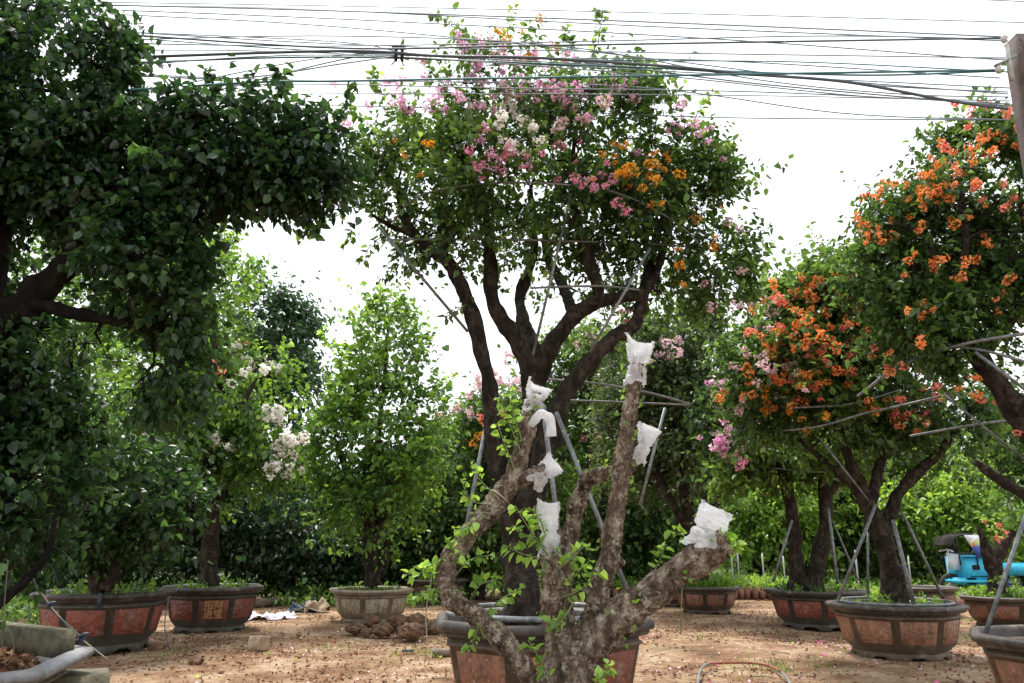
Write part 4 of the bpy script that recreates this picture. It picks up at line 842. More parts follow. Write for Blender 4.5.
# seedling beds
bed = MB(); pl = []
x0, x1, y0, y1 = at(728, 588, 19)[0], at(775, 588, 19)[0], 18.0, 19.6
rx = np.arange(at(600, 588, 18)[0], at(800, 588, 18)[0], .16)
seedbag = MB()
for yy in np.arange(18.0, 20.4, .2):
    for xx in rx:
        h_ = rng.uniform(.18, .24); a = rng.uniform(-.03, .03); seedbag.tube([(xx + a, yy, 0), (xx + a, yy + .0, h_)], [.06, .07], 7); pl.append((xx + a, yy, h_))
pl = np.array(pl)
o = seedbag.build('seedling_bags', M['terra']); tag(o, 'rows of small dark nursery bags of seedlings behind the small grass pot', 'seedling bags', kind='stuff')
scatter_tufts('seedlings', 'lime green seedlings massed in rows of nursery bags', 'seedlings', np.repeat(pl, 3, 0), .2, 'leaf_lime', 3, .09, 6)
rx = np.arange(5.5, 13, .18); pl = []; sb2 = MB()
for yy in np.arange(15.6, 17.2, .22):
    for xx in rx:
        sb2.tube([(xx, yy, 0), (xx, yy, .17)], [.055, .065], 7); pl.append((xx + rng.uniform(-.03, .03), yy, .17))
o = sb2.build('seedling_bags', M['terra']); tag(o, 'low rows of nursery bags in front of the blue cargo tricycle', 'seedling bags', kind='stuff')
scatter_tufts('seedlings', 'low seedlings in rows before the blue cargo tricycle', 'seedlings', np.repeat(np.array(pl), 2, 0), .14, 'leaf_lime', 4, .08, 6)
# grass in the small pot, weeds in pots
def in_pot(c, r, z, n):
    a = rng.uniform(0, 6.28, n); q = np.sqrt(rng.random(n)) * r; return np.stack([c[0] + np.cos(a) * q, c[1] + np.sin(a) * q, np.full(n, z)], 1)
def blades(name, label, pts, h, w, leaf, seed):
    rng = np.random.default_rng(seed); n = len(pts); d = unit(rng.normal(size=(n, 3)) * .35 + np.array([0, 0, 1]))
    V, F = leaves_np(np.asarray(pts), d, unit(rng.normal(size=(n, 3)) + 1e-3), h * rng.uniform(.4, 1.2, n), w, rng)
    o = mesh_np(name, V, F, M[leaf], attr=np.repeat(rng.uniform(.2, .9, n), 2)); return tag(o, label, 'grass', kind='stuff')
blades('grass', 'fine green grass filling the small brown pot', in_pot(cFar, .47, .38, 1500), .22, .05, 'leaf_light', 5)
blades('grass', 'thin grass on the soil round the foot of the green loose tree', in_pot(cPale, .5, .43, 500), .12, .07, 'leaf_main', 6)
for c, r, z, lb in ((cL2, .55, .53, 'small weeds under the white blossom tree in its pot'), (cL1, .6, .57, 'small weeds in the brown pot at the left'), (cP5, .5, .49, 'small weeds in the orange clay pot'), (cP4, .55, .46, 'small weeds in the dark rimmed pot'), (cRD, .48, .37, 'lush weeds filling the low brown pot at the right'), (cB1, .45, .41, 'weeds in the dark pot behind the cream pot')):
    scatter_tufts('weeds', lb, 'weeds', in_pot(c, r, z, 170 if c is cRD else 60), .16, 'leaf_light', int(abs(c[0]) * 50), .06, 7)
# tufts in the open yard
tp = []
for px, py, k in ((322, 650, 8), (640, 668, 0), (775, 670, 26), (975, 640, 20), (860, 655, 8), (700, 640, 6), (420, 655, 16), (160, 655, 10), (745, 668, 10), (560, 650, 0), (960, 620, 14), (830, 668, 10)):
    g = on_ground(px, py)
    for _ in range(k * 3): tp.append(g + np.array([rng.normal() * .14, rng.normal() * .22, 0]))
blades('grass', 'scattered small grass tufts on the bare dirt', tp, .09, .07, 'leaf_light', 9)
# litter of dry leaves and fallen petals
def litter(name, label, n, size, mat, area, seed, wid=.7, clump=None):
    rng = np.random.default_rng(seed); x0, x1, y0, y1 = area
    m = n * 3; P_ = np.stack([rng.uniform(x0, x1, m), y0 + (y1 - y0) * rng.random(m) ** 1.25, np.zeros(m)], 1)
    f = field(rng, 1.7); P_ = P_[f(P_) + rng.normal(0, .7, m) > (0 if clump is None else clump)][:n]; n = len(P_)
    P_[:, 2] = 0; P_[:, 2] = f1(P_) * .014 + f2(P_) * .007 - .012 + rng.uniform(.003, .012, n)
    d = unit(rng.normal(size=(n, 3)) * np.array([1, 1, .25])); nr = unit(rng.normal(size=(n, 3)) * .4 + np.array([0, 0, 1]))
    V, F = leaves_np(P_, d, nr, size * rng.uniform(.4, 1.3, n), wid, rng)
    o = mesh_np(name, V, F, M[mat], attr=np.repeat(rng.random(n), 2)); return tag(o, label, 'litter', kind='stuff')
litter('leaf_litter', 'dry brown leaves scattered over the bare dirt', 34000, .032, 'litter', (-9, 11, 5, 19), 1, clump=-.1)
litter('leaf_litter', 'drifts of larger curled brown leaves between the pots', 5000, .062, 'litter', (-8, 10, 6, 18), 11, .55, clump=1.3)
litter('fallen_petals', 'pale pink fallen petals scattered over the dirt', 2600, .032, 'blush', (-6, 10, 6, 17), 2, .8, clump=.5)
litter('fallen_petals', 'magenta fallen petals under the orange clay pot', 110, .045, 'rose', (1.5, 6, 7.5, 12), 3, .8)
litter('fallen_leaves', 'few green fallen leaves on the dirt', 300, .05, 'leaf_lime', (-6, 8, 6, 15), 4)
# pot soil litter near left
a = in_pot(cNL, .9, .565, 1500); d = unit(rng.normal(size=a.shape) * np.array([1, 1, .4])); V, F = leaves_np(a + np.array([0, 0, .02]), d, unit(rng.normal(size=a.shape) * .5 + np.array([0, 0, 1])), .06 * rng.uniform(.5, 1.2, len(a)), .6, rng)
tag(mesh_np('leaf_litter', V, F, M['litter'], attr=np.repeat(rng.random(len(a)), 2)), 'dry leaves on the soil of the wide grey rimmed pot', 'litter', kind='stuff')

# ---------------------------------------------------------------- stones, clods, rubbish
def rock(name, label, cat, c, s, mat, seed, group=None, sub=3, rough=.35, sharp=True):
    import bmesh
    rng = np.random.default_rng(seed); bm = bmesh.new(); bmesh.ops.create_icosphere(bm, subdivisions=sub, radius=1)
    V = np.array([v.co for v in bm.verts]); planes = unit(rng.normal(size=(9, 3))) if not sharp else unit(np.array([[1, 0, 0], [-1, 0, 0], [0, 1, 0], [0, -1, 0], [0, 0, 1], [0, 0, -1], [.7, .7, .4], [-.7, -.6, .5], [.2, -.8, .6]]) + rng.normal(size=(9, 3)) * .16)
    dist = rng.uniform(.55, .68, 9) if sharp else rng.uniform(.75, .95, 9)
    for pn, d in zip(planes, dist):
        q = V @ pn; V = V - np.maximum(0, q - d)[:, None] * pn * (1 if sharp else .5)
    if sharp:
        for pn, d in zip(planes, dist): V = V - np.maximum(0, V @ pn - d)[:, None] * pn
    f = field(rng, 3.5); V = V * (1 + (.03 if sharp else .10) * f(V) + (.01 if sharp else .09) * f(V * 4) + rng.normal(0, .006 if sharp else .035, len(V)))[:, None] * np.array(s) / 2 * 1.15; V[:, 2] -= V[:, 2].min()
    F = np.array([[v.index for v in fc.verts] for fc in bm.faces]); bm.free()
    a = rng.uniform(0, 6.28); m = np.array([[math.cos(a), -math.sin(a), 0], [math.sin(a), math.cos(a), 0], [0, 0, 1]])
    o = mesh_np(name, V @ m.T + np.array(c) - np.array([0, 0, .015]), F, M[mat], smooth=not sharp, org=c); return tag(o, label, cat, group)
rock('stone', 'squarish tan stone on the dirt right of the red panel pot', 'stone', on_ground(259, 650), (.32, .26, .24), 'stone', 3)
rock('stone', 'small dark red stone lying left of the squarish tan stone', 'stone', on_ground(195, 664), (.17, .14, .11), 'laterite', 14)
for i, (px, py, s, lb) in enumerate([(355, 634, .3, 'leftmost brown root clod of the pile'), (372, 627, .33, 'brown root clod against the cream pot'), (383, 636, .34, 'dark brown root clod at the front middle of the pile'), (398, 628, .36, 'rounded root clod at the back of the pile'), (412, 640, .42, 'flat mossy root clod at the front right of the pile'), (416, 627, .4, 'big brown root clod at the right of the pile'), (432, 634, .34, 'brown root clod nearest the centre pot'), (402, 636, .24, 'small root clod in the middle of the pile'), (366, 636, .2, 'small dark root clod low in the pile')]):
    g = on_ground(px, py); rock('root_clod', lb, 'clod', g, (s * .74, s * .7, s * .46), 'laterite', 20 + i, 'pile of brown root clods', sub=4, sharp=False)
rng = np.random.default_rng(12); pb = MB()
import bmesh
bm = bmesh.new(); bmesh.ops.create_icosphere(bm, subdivisions=1, radius=1); IV = np.array([v.co for v in bm.verts]); IF = np.array([[v.index for v in f.verts] for f in bm.faces]); bm.free()
for _ in range(1500):
    x = rng.uniform(-8, 9); y = 5.2 + 12 * rng.random() ** 1.3; s = rng.uniform(.006, .02) * (1.7 if rng.random() < .06 else 1)
    pb.add(IV * (1 + rng.normal(0, .18, (len(IV), 1))) * s * np.array([1.2, 1, .7]) + np.array([x, y, s * .3]), IF)
M['crumb'] = simple_mat('soil_crumb', (.14, .075, .045), (.30, .18, .11), 3, .95, 0, .5, 30)
o = pb.build('pebbles', M['crumb']); tag(o, 'small pebbles and crumbs of soil over the bare dirt', 'pebbles', kind='stuff')
def crumple(name, label, cat, c, s, mat, seed, group=None, n=26):
    rng = np.random.default_rng(seed); xs = np.linspace(-1, 1, n); X, Yg = np.meshgrid(xs, xs); p = np.stack([X.ravel(), Yg.ravel(), 0 * X.ravel()], 1)
    f = field(rng, 3.2); g = field(rng, 8); z = np.abs(f(p)) * .6 + .22 * np.abs(g(p)); edge = np.clip(1.15 - (p[:, 0] ** 2 + p[:, 1] ** 2), 0, 1); z = z * edge ** .5
    warp = field(rng, 2.5)
    V = np.stack([p[:, 0] * (1 + .2 * warp(p)), p[:, 1] * (1 + .2 * warp(p + 3)), z], 1) * np.array(s) / 2 * np.array([1, 1, 2]) + np.array(c) + np.array([0, 0, .01])
    i = np.arange(n - 1)[:, None] * n + np.arange(n - 1)[None]; F = np.stack([i, i + 1, i + n + 1, i + n], -1).reshape(-1, 4)
    o = mesh_np(name, V, F, M[mat], org=c); return tag(o, label, cat, group)
crumple('plastic_sack', 'crumpled lilac plastic sack beside the red panel pot', 'sack', on_ground(263, 619), (.62, .5, .2), 'bagpink', 1)
crumple('plastic_sack', 'pale flattened plastic sheet right of the lilac sack', 'sack', on_ground(283, 618), (.42, .4, .12), 'tin', 2)
crumple('cloth_rag', 'dark blue rag on the rubbish heap left of the cream pot', 'rag', on_ground(302, 612), (.5, .4, .2), 'tie', 3)
crumple('rubbish_sheet', 'crumpled tan sheet on the rubbish heap', 'rubbish', on_ground(316, 612), (.4, .4, .2), 'stone', 4)
crumple('rubbish_sheet', 'small blue crumpled sheet against the log kerb', 'rubbish', on_ground(310, 606), (.3, .3, .16), 'tarp', 5)
for i, (a, b, z) in enumerate([((285, 616), (325, 610), .12), ((300, 610), (322, 618), .08), ((293, 606), (318, 605), .2)]):
    g0, g1 = on_ground(*a), on_ground(*b); g0[2] = .03; g1[2] = z; tag(MB().tube([g0, (g0 + g1) / 2 + np.array([0, 0, .03]), g1], .012, 6).build('stick', M['wood'], org=g0), ['long stick lying across the rubbish heap', 'short stick leaning out of the rubbish heap', 'stick resting behind the dark blue rag'][i], 'stick', 'sticks on the rubbish heap')
g0, g1 = on_ground(238, 608), on_ground(345, 601); g0[2] = g1[2] = .06
tag(MB().tube(smooth_path([g0, (g0 + g1) / 2 + np.array([0, .1, .02]), g1], 10), .085, 12, rough=.08).build('log', M['wood'], smooth=True, org=g0), 'mossy log lying as a kerb behind the rubbish heap', 'log')
g = on_ground(291, 602); tag(MB().tube([g, g + np.array([0, 0, .14]), g + np.array([.01, 0, .32])], [.15, .13, .14], 14, rough=.08).build('tree_stub', M['moss_stone'], smooth=True, org=g), 'short mossy stub standing on the log kerb', 'stub')
for i, (px, py, s, rt) in enumerate([(445, 655, (.3, .07, .04), .2), (873, 650, (.5, .09, .05), .1), (472, 650, (.12, .05, .03), .5)]):
    g = on_ground(px, py) + np.array([0, 0, .02]); tag(MB().tube([g - np.array([s[0] / 2, 0, 0]), g + np.array([0, .02, .01]), g + np.array([s[0] / 2, .05, 0])], s[2], 7, rough=.2).build('fallen_stick', M['wood'], org=g), ['short stick on the dirt left of the centre pot', 'broken grey branch on the dirt left of the orange clay pot', 'bit of twig beside the centre pot'][i], 'stick')
rng = np.random.default_rng(64); tw = MB()
for _ in range(260):
    x = rng.uniform(-7, 8); y = 5.5 + 11 * rng.random() ** 1.2; a = rng.uniform(0, 6.28); l = rng.uniform(.08, .35); d = np.array([math.cos(a), math.sin(a), 0]) * l
    p = np.array([x, y, .012]); tw.tube([p, p + d * .5 + [0, 0, .012] + rng.normal(size=3) * .012 * [1, 1, 0], p + d], [.005, .004, .002], 4)
tag(tw.build('twigs', M['twig']), 'thin dry twigs strewn over the dirt', 'twigs', kind='stuff')
g = on_ground(408, 652); tag(MB().box(g + np.array([0, 0, .015]), (.14, .05, .02), .1).build('plastic_strip', M['tie'], org=g), 'small black plastic strip in front of the clod pile', 'strip')
# tilted clay dish behind
c = on_ground(494, 588); mb = MB(); n = 28; a = np.linspace(0, 2 * math.pi, n, endpoint=False); prof = [(.0, 0), (.22, .0), (.25, .04), (.36, .22), (.38, .24), (.36, .26), (.34, .22), (.23, .05), (0, .04)]
V = np.array([[math.cos(t) * r, math.sin(t) * r, z] for r, z in prof for t in a]); m_ = np.array(Euler((R(62), R(12), 0)).to_matrix()); i = np.arange(len(prof) - 1)[:, None] * n; j = np.arange(n)[None]; j2 = (j + 1) % n
c[2] = .42
o = mb.add(V @ m_.T * 1.3 + c, np.stack([i + j, i + j2, i + n + j2, i + n + j], -1).reshape(-1, 4)).build('clay_bowl', M['terra'], smooth=True, org=(c[0], c[1], 0)); tag(o, 'brown clay bowl tipped on its side behind the centre pot', 'bowl')
# near left block and plank
g = np.array([-2.62, 5.15, 0]); tag(MB().box((g[0] + .02, g[1], .235), (.30, .32, .47), .5).build('stone_block', M['moss_stone'], org=g), 'mossy stone block under the corner of the grey rimmed pot', 'block')
P0 = at(66, 636, 5.0); P1 = at(-60, 600, 6.0); mb = MB(); d = P1 - P0; ang_ = math.atan2(d[1], d[0]); ce = (P0 + P1) / 2
tag(mb.box((ce[0], ce[1], .655), (np.linalg.norm(d[:2]), .12, .15), ang_).build('plank', M['moss_stone'], org=(ce[0], ce[1], .58)), 'dark mossy plank lying on the rim of the grey pot', 'plank')

# ---------------------------------------------------------------- hose, ropes, hanging cords
hz = [(698, 690), (700, 676), (706, 668), (722, 666), (752, 666), (772, 670), (786, 680), (792, 692)]
hp = smooth_path([on_ground(*q) + np.array([0, 0, .03]) for q in hz], 10)
r_ = empty('garden_hose', hp[20], 'curved garden hose with a red middle and grey ends on the dirt', 'hose')
MB().tube(hp[:24], .012, 10).build('grey_end', M['hose_grey'], r_, smooth=True); MB().tube(hp[24:56], .014, 10).build('red_section', M['hose_red'], r_, smooth=True); MB().tube(hp[56:], .012, 10).build('grey_end', M['hose_grey'], r_, smooth=True)
def cord(name, label, cat, pts, Y, rad, mat, group=None):
    P = smooth_path([at(q[0], q[1], Y + (q[2] if len(q) > 2 else 0)) for q in pts], 8)
    return tag(MB().tube(P, rad, 6).build(name, M[mat], smooth=True, org=P[0]), label, cat, group)
cord('cord', 'pale frayed cord hanging in front of the root clods', 'cord', [(432, 573), (430, 590), (426, 612), (427, 640), (425, 662)], 4.3, .0035, 'rope')
cord('cord', 'thin cord hanging down in front of the small grass pot', 'cord', [(682, 560), (682, 590), (681, 614), (681, 634)], 7.0, .005, 'stem_green')
cord('cord', 'thin cord hanging beside the brown pot at the left', 'cord', [(170, 596), (166, 612), (165, 630), (170, 650)], 9.6, .006, 'cable_black')
ro = empty('tie_rope', at(40, 588, 5.2), 'grey rope with black knots stretched down from the left tree', 'rope')
for nm, pts, rad, mt in (('strand', [(22, 570), (40, 592), (55, 612), (78, 636), (108, 660)], .0045, 'rope'), ('strand', [(30, 575), (46, 603), (60, 618), (84, 640)], .0055, 'cable_black')):
    MB().tube(smooth_path([at(q[0], q[1], 5.2) for q in pts], 6), rad, 6).build(nm, M[mt], ro, smooth=True)
for (x, y) in ((51, 604), (84, 635), (80, 640)):
    p = at(x, y, 5.18); MB().tube([p - np.array([.03, 0, .01]), p, p + np.array([.03, 0, .012])], [.005, .016, .005], 8, rough=.2).build('knot', M['tie'], ro, smooth=True)
cord('cord', 'thin grey wire loop hanging at the bottom left edge', 'cord', [(8, 560), (4, 610), (2, 640), (6, 665), (14, 652), (10, 630)], 4.3, .0028, 'twig')
def strap(c, Rr, z0, z1, px, Y, label):
    p = at(px, 590, Y); return tag(MB().box((p[0], p[1], (z0 + z1) / 2), (.035, .03, z1 - z0), .1).build('tie_strap', M['tie'], org=(p[0], p[1], z0)), label, 'strap')
strap(cL1, 0, .50, .675, 101, 9.33, 'dark blue strap hanging over the rim of the brown left pot')

# ---------------------------------------------------------------- frames of the other trees
frame('three grey pipe legs standing in the orange clay pot', (cP5[0], cP5[1], .5), [('pole', .022, [(838, 600, -.2), (876, 504, -.3)]), ('pole', .026, [(914, 604, -.6), (893, 520, -.4)]), ('pole', .020, [(942, 596, .2), (902, 512, 0)]), ('pole', .016, [(868, 598, .4), (868, 530, .3)]),
   ('hoop', .014, [(740, 432, .3), (810, 428, -.5), (870, 412, -.7), (930, 400, -.4), (975, 392, .2)]), ('hoop', .012, [(790, 408, -.5), (850, 404, -.6), (900, 390, -.5)]), ('hoop', .012, [(880, 438, .8), (940, 432, .8), (1010, 420, .8)]), ('pole', .013, [(868, 500, -.3), (820, 438, -.4)])], 9.5)
hoop(cP5, .6, .575, .016, bpy.data.objects[[o.name for o in bpy.data.objects if o.name.startswith('support_frame')][-1]], name='rim_rail')
frame('two grey pipe legs standing in the dark rimmed pot', (cP4[0], cP4[1], .45), [('pole', .024, [(773, 582, -.1), (792, 520, -.2)]), ('pole', .026, [(838, 584, -.5), (828, 508, -.3)]), ('pole', .018, [(858, 580, .2), (832, 520, .1)]), ('hoop', .014, [(770, 468, -.3), (830, 472, -.4), (900, 466, 0)])], 12.6)
frame('pipe frame bracing the big right tree above the corner pot', (cBR[0], cBR[1], .5), [('pole', .020, [(986, 632, -.35), (1034, 490, -.2)]), ('hoop', .016, [(858, 396, .6), (900, 366, .1), (960, 345, -.3), (1060, 328, -.6)]), ('hoop', .014, [(955, 346, -.2), (990, 352, -.4), (1040, 366, -.5)]), ('pole', .016, [(975, 352, -.4), (1034, 396, -.5)]),
   ('pole', .013, [(890, 408, .8), (960, 392, .6)]), ('pole', .012, [(945, 395, .3), (1030, 465, .2)]), ('hoop', .013, [(910, 436, .6), (980, 424, .5), (1040, 418, .5)])], 6.5)
# pale stakes in the far beds
for i, (px, y0, y1, Y) in enumerate([(731, 580, 552, 19), (737, 580, 548, 19.5), (762, 582, 553, 20), (783, 580, 556, 21), (855, 578, 550, 18), (879, 578, 548, 18.5), (908, 560, 556, 21), (730, 500, 552, 30), (650, 570, 545, 21)][:7]):
    p = at(px, y1, Y); tag(MB().tube([(p[0], Y, 0), tuple(p)], .019, 8).build('stake', M['white_post'], org=(p[0], Y, 0)), ['pale stake standing leftmost in the seedling bed', 'pale stake second from left in the seedling bed', 'pale stake in the middle of the seedling bed', 'pale stake at the right end of the seedling bed', 'pale stake left of the leaning orange blossom trunk', 'pale stake behind the leaning orange blossom trunk', 'short pale stake right of the orange clay pot'][i], 'stake', 'pale stakes in the seedling beds')

# ---------------------------------------------------------------- blue cargo tricycle
def tricycle():
    Y = 18.8; c = at(965, 597, Y); c[2] = 0; x = c[0]
    r = empty('cargo_tricycle', c, 'bright blue cargo tricycle with a small canopy behind the low brown pot', 'cargo tricycle')
    k = mpp(575, Y)
    def X(px): return (px + 7 - 512) * k
    b = MB(); b.box((X(967), Y, .58), (X(985) - X(950), .8, .60)); b.box((X(951), Y - .1, .36), (.36, .6, .14)); b.box((X(966), Y - .41, .90), (X(986) - X(946), .04, .05)); b.build('cab_body', M['cyan'], r)
    b = MB(); b.box((X(960), Y - .41, .66), (.16, .02, .10)); b.box((X(975), Y - .41, .66), (.16, .02, .10)); b.box((X(967), Y - .41, .46), (.6, .02, .02)); b.build('panel_gap', M['darkmetal'], r)
    b = MB(); b.box((X(1012), Y, .52), (X(1052) - X(978), 1.15, .06)); b.box((X(1012), Y - .58, .62), (X(1052) - X(978), .04, .22)); b.box((X(1012), Y + .58, .62), (X(1052) - X(978), .04, .22)); b.box((X(1052), Y, .62), (.04, 1.2, .22)); b.box((X(962), Y - .25, .36), (X(990) - X(938), .5, .06)); b.build('cargo_bed', M['cyan'], r)
    b = MB()
    for u in range(6): b.box((X(982 + u * 13), Y - .605, .62), (.03, .02, .22))
    b.build('bed_rib', M['cyan'], r)
    b = MB(); b.tube(smooth_path([(X(937), Y, 1.30), (X(945), Y, 1.38), (X(963), Y, 1.38), (X(976), Y, 1.35)], 4), .012, 6)
    n = 9; P = smooth_path([(X(939), Y, 1.12), (X(943), Y, 1.28), (X(951), Y, 1.34), (X(963), Y, 1.38)], 4)
    Vt = np.vstack([P + [0, -.4, 0], P + [0, .4, 0], P + [0, .4, .02], P + [0, -.4, .02]]); m_ = len(P); i = np.arange(m_ - 1)
    b.add(Vt, np.vstack([np.stack([a_ * m_ + i, a_ * m_ + i + 1, b_ * m_ + i + 1, b_ * m_ + i], 1) for a_, b_ in ((0, 1), (1, 2), (2, 3), (3, 0))])); b.build('canopy', M['darkmetal'], r)
    b = MB(); Vq = np.array([(X(950), Y - .52, 1.36), (X(970), Y - .45, 1.35), (X(974), Y - .42, 1.12), (X(956), Y - .5, 1.10)]); b.add(np.vstack([Vq, Vq + [0, .02, 0]]), np.array([(0, 1, 2, 3), (4, 7, 6, 5), (0, 4, 5, 1), (1, 5, 6, 2), (2, 6, 7, 3), (3, 7, 4, 0)])); b.build('canopy_side', M['tin'], r)
    Vq = np.array([(X(956), Y - .505, 1.098), (X(974), Y - .425, 1.118), (X(977), Y - .40, .88), (X(961), Y - .46, .88)]); MB().add(np.vstack([Vq, Vq + [0, .02, 0]]), np.array([(0, 1, 2, 3), (4, 7, 6, 5), (0, 4, 5, 1), (1, 5, 6, 2), (2, 6, 7, 3), (3, 7, 4, 0)])).build('side_curtain', M['tarp'], r)
    for px in (945, 962, 983):
        for s in (-.42, .42): MB().tube([(X(px), Y + s, .7), (X(px) - .02, Y + s, 1.34)], .014, 6).build('canopy_post', M['darkmetal'], r)
    b = MB(); b.box((X(946), Y - .1, .78), (.16, .3, .34), 0, .1); b.tube([(X(942), Y - .3, 1.0), (X(944), Y, 1.04), (X(942), Y + .3, 1.0)], .018, 8); b.tube([(X(940), Y, .3), (X(944), Y, 1.03)], .022, 8); b.build('engine_and_handlebar', M['tin'], r)
    MB().box((X(955), Y, .93), (.3, .4, .08)).build('seat', M['rubber'], r)
    for px, s, rad in ((943, 0, .26), (1020, -.5, .28), (1020, .5, .28)):
        a = np.linspace(0, 2 * math.pi, 24); w_ = MB().tube(np.stack([X(px) + np.cos(a) * (rad - .05), np.full(24, Y + s), rad + np.sin(a) * (rad - .05)], 1), .055, 8, cap=False).build('tyre', M['rubber'], r, smooth=True)
        mb = MB().tube([(X(px), Y + s - .05, rad), (X(px), Y + s + .05, rad)], .05, 12)
        for t in np.linspace(0, math.pi, 5, endpoint=False): mb.tube([(X(px) - math.cos(t) * (rad - .07), Y + s, rad - math.sin(t) * (rad - .07)), (X(px) + math.cos(t) * (rad - .07), Y + s, rad + math.sin(t) * (rad - .07))], .012, 5)
        mb.build('wheel_hub', M['tin'], w_)
    return r
tricycle()
p = at(1000, 570, 18.2); crv = MB()
xs_ = np.linspace(-.12, .14, 8); zs_ = np.linspace(0, 1, 10)
V = np.array([[p[0] + x_ * (1.2 - .5 * z_) + .03 * math.sin(6 * z_), p[1] - .06 * math.cos(x_ * 30) * (1 - z_ * .4), .12 + z_ * .85] for z_ in zs_ for x_ in xs_])
V2 = V + [0, .12, 0]; i = np.arange(9)[:, None] * 8 + np.arange(7)[None]; Fq = np.stack([i, i + 1, i + 9, i + 8], -1).reshape(-1, 4)
eb = np.concatenate([np.arange(8), np.arange(8) * 1 + 72]); 
side = np.array([[q * 8, q * 8 + 8, 80 + q * 8 + 8, 80 + q * 8] for q in range(9)] + [[q * 8 + 7, 80 + q * 8 + 7, 80 + q * 8 + 15, q * 8 + 15] for q in range(9)] + [[72 + q, 73 + q, 153 + q, 152 + q] for q in range(7)])
tag(mesh_np('folded_tarp', np.vstack([V, V2]), np.vstack([Fq, Fq[:, ::-1] + 80, side]), M['tarp'], org=(p[0], p[1], .1)), 'dark blue tarpaulin draped upright right of the tricycle', 'tarpaulin')

# ---------------------------------------------------------------- utility pole and overhead cables
YP = 5.2
def upole():
    top = at(1009, 40, YP); wd = .08; r = empty('utility_pole', (top[0] + .16, YP, 0), 'square concrete utility pole at the top right corner carrying the cables', 'utility pole')
    x = top[0] + .085; mb = MB(); z = np.linspace(0, top[2], 20); V = []
    for zz in z:
        h_ = wd + .035 * (1 - zz / top[2]); V += [(x - h_, YP - h_, zz), (x + h_, YP - h_, zz), (x + h_, YP + h_, zz), (x - h_, YP + h_, zz)]
    i = np.arange(19)[:, None] * 4; j = np.arange(4)[None]; j2 = (j + 1) % 4; F = np.vstack([np.stack([i + j, i + j2, i + 4 + j2, i + 4 + j], -1).reshape(-1, 4), [[76, 77, 78, 79]]])
    mb.add(np.array(V), F).build('pole_shaft', M['concrete'], r)
    a = at(1006, 45, YP - .14); b = at(1012, 80, YP - .14); MB().tube([a, b], .018, 6).build('bracket', M['white_post'], r)
    a = at(995, 66, YP - .16); b = at(1016, 56, YP - .14); MB().tube([a, b], .012, 6).build('bracket', M['steel'], r)
    for q in ((1004, 39), (998, 69)): 
        p = at(*q, YP - .15); MB().tube([p - [0, 0, .03], p - [0, 0, .01], p + [0, 0, .01], p + [0, 0, .03]], [.012, .022, .022, .012], 10).build('insulator', M['white_post'], r, smooth=True)
upole()
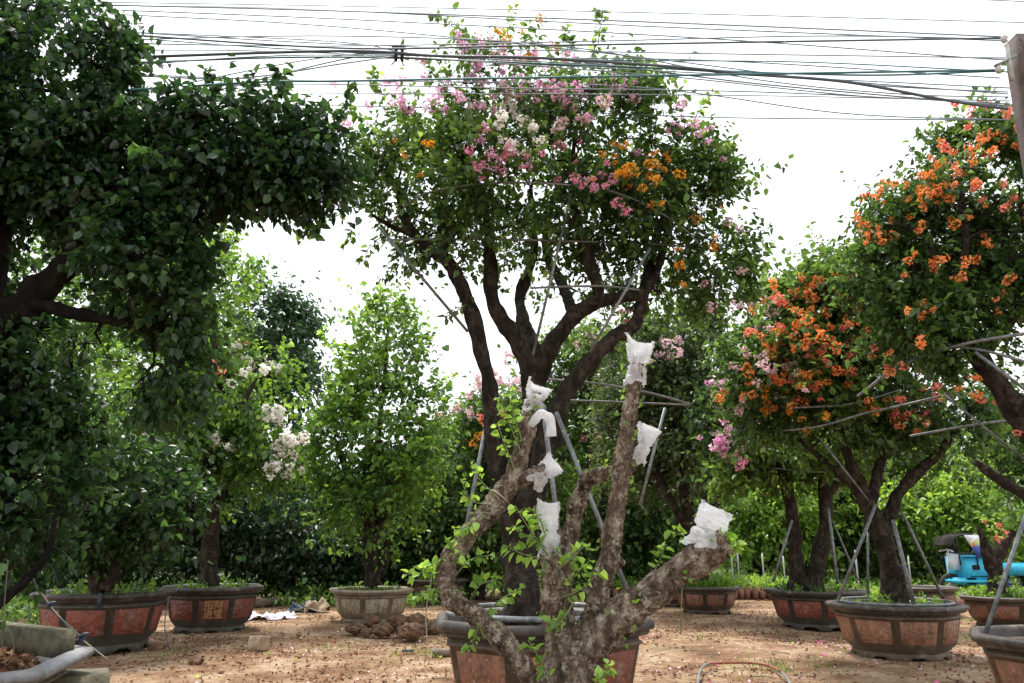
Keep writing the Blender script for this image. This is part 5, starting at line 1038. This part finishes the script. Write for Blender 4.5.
CB = [
 ([(20, 1), (340, 6), (700, 14), (1080, 24)], .005, 'cable', .6), ([(20, 3), (340, 11), (700, 24), (1008, 37)], .007, 'cable', 0), ([(60, 8), (340, 19), (700, 38), (960, 57), (1010, 60)], .006, 'cable', .3),
 ([(90, 30), (340, 44), (620, 52), (1008, 58)], .006, 'cable', .4), ([(100, 33), (340, 48), (512, 46), (700, 43), (1006, 38)], .009, 'cable_black', -.1), ([(80, 30), (340, 42), (440, 57), (700, 60), (1000, 78)], .006, 'cable', .5),
 ([(110, 58), (340, 51), (440, 56), (540, 58), (664, 66), (748, 74), (847, 82), (945, 100), (1008, 109)], .014, 'cable_black', .1), ([(120, 63), (340, 57), (600, 66), (850, 75), (1000, 71)], .009, 'cable_teal', .2),
 ([(130, 76), (240, 78), (340, 64), (396, 56)], .007, 'cable', .1), ([(130, 90), (260, 82), (340, 81), (512, 78), (700, 75), (1000, 70)], .010, 'cable_teal', -.5),
 ([(140, 104), (210, 92), (340, 60), (400, 55), (560, 60), (760, 84), (1010, 106)], .007, 'cable', .3), ([(140, 88), (300, 84), (500, 88), (760, 92), (1010, 104)], .006, 'cable', .7),
 ([(120, 74), (300, 80), (620, 86), (840, 113), (1010, 120)], .006, 'cable', 1.2), ([(110, 102), (300, 105), (520, 110), (700, 117), (850, 119), (1010, 120)], .006, 'cable', 1.9), ([(110, 14), (300, 24), (480, 40), (664, 60), (860, 84), (1008, 92)], .006, 'cable', .5),
 ([(110, 40), (340, 36), (560, 46), (760, 80), (900, 94), (1008, 97)], .006, 'cable', .2), ([(130, 112), (200, 100), (300, 94), (700, 95), (1010, 101)], .005, 'cable', .8), ([(90, 50), (300, 52), (640, 70), (1010, 88)], .006, 'cable', .9), ([(900, -4), (1080, 4)], .005, 'cable', .5),
 ([(70, 5), (300, 9), (640, 26), (1008, 41)], .006, 'cable', .2), ([(100, 36), (340, 52), (600, 60), (800, 62), (1008, 72)], .006, 'cable_teal', .35), ([(110, 66), (340, 55), (640, 74), (860, 96), (1010, 101)], .006, 'cable', .15),
 ([(130, 95), (320, 58), (420, 56), (700, 71), (1008, 94)], .006, 'cable', .45), ([(100, 43), (330, 46), (600, 41), (820, 36), (1006, 39)], .006, 'cable', 0)]
for i, (pts, rad, mt, dy) in enumerate(CB):
    # keep the run straight in plan: depth varies linearly from left to pole
    P = smooth_path([at(x_, y_, (YP - .12) + dy * (1 - x_ / 1010) if x_ < 1010 else YP - .12) for x_, y_ in pts], 8)
    lb = {4: 'black cable running almost level to the insulator on the pole top', 6: 'thick black cable sagging down to the right in front of the pole', 7: 'teal tinted cable just below the thick black cable', 9: 'teal cable passing in front of the pink blossoms', 0: 'topmost thin cable crossing the whole sky'}.get(i, 'thin grey overhead cable crossing the white sky in the bundle')
    tag(MB().tube(P, rad * .76, 6).build('overhead_cable', M[mt], smooth=True, org=P[0]), lb, 'cable', 'overhead cables crossing the sky')
p = at(396, 54, YP - .05); r_ = empty('cable_clamp', p, 'small dark clamp bunching the cables left of the centre crown', 'clamp')
mb = MB(); mb.box(p, (.02, .03, .11)); mb.box(p + [.045, 0, 0], (.02, .03, .11)); mb.box(p + [.02, 0, .05], (.1, .03, .012)); mb.build('clamp_body', M['darkmetal'], r_)
MB().tube([p + [.0, 0, -.05], p + [-.03, 0, -.09]], .005, 5).build('loose_wire', M['cable_black'], r_); MB().tube([p + [.04, 0, -.05], p + [.06, 0, -.10]], .005, 5).build('loose_wire', M['cable_black'], r_)
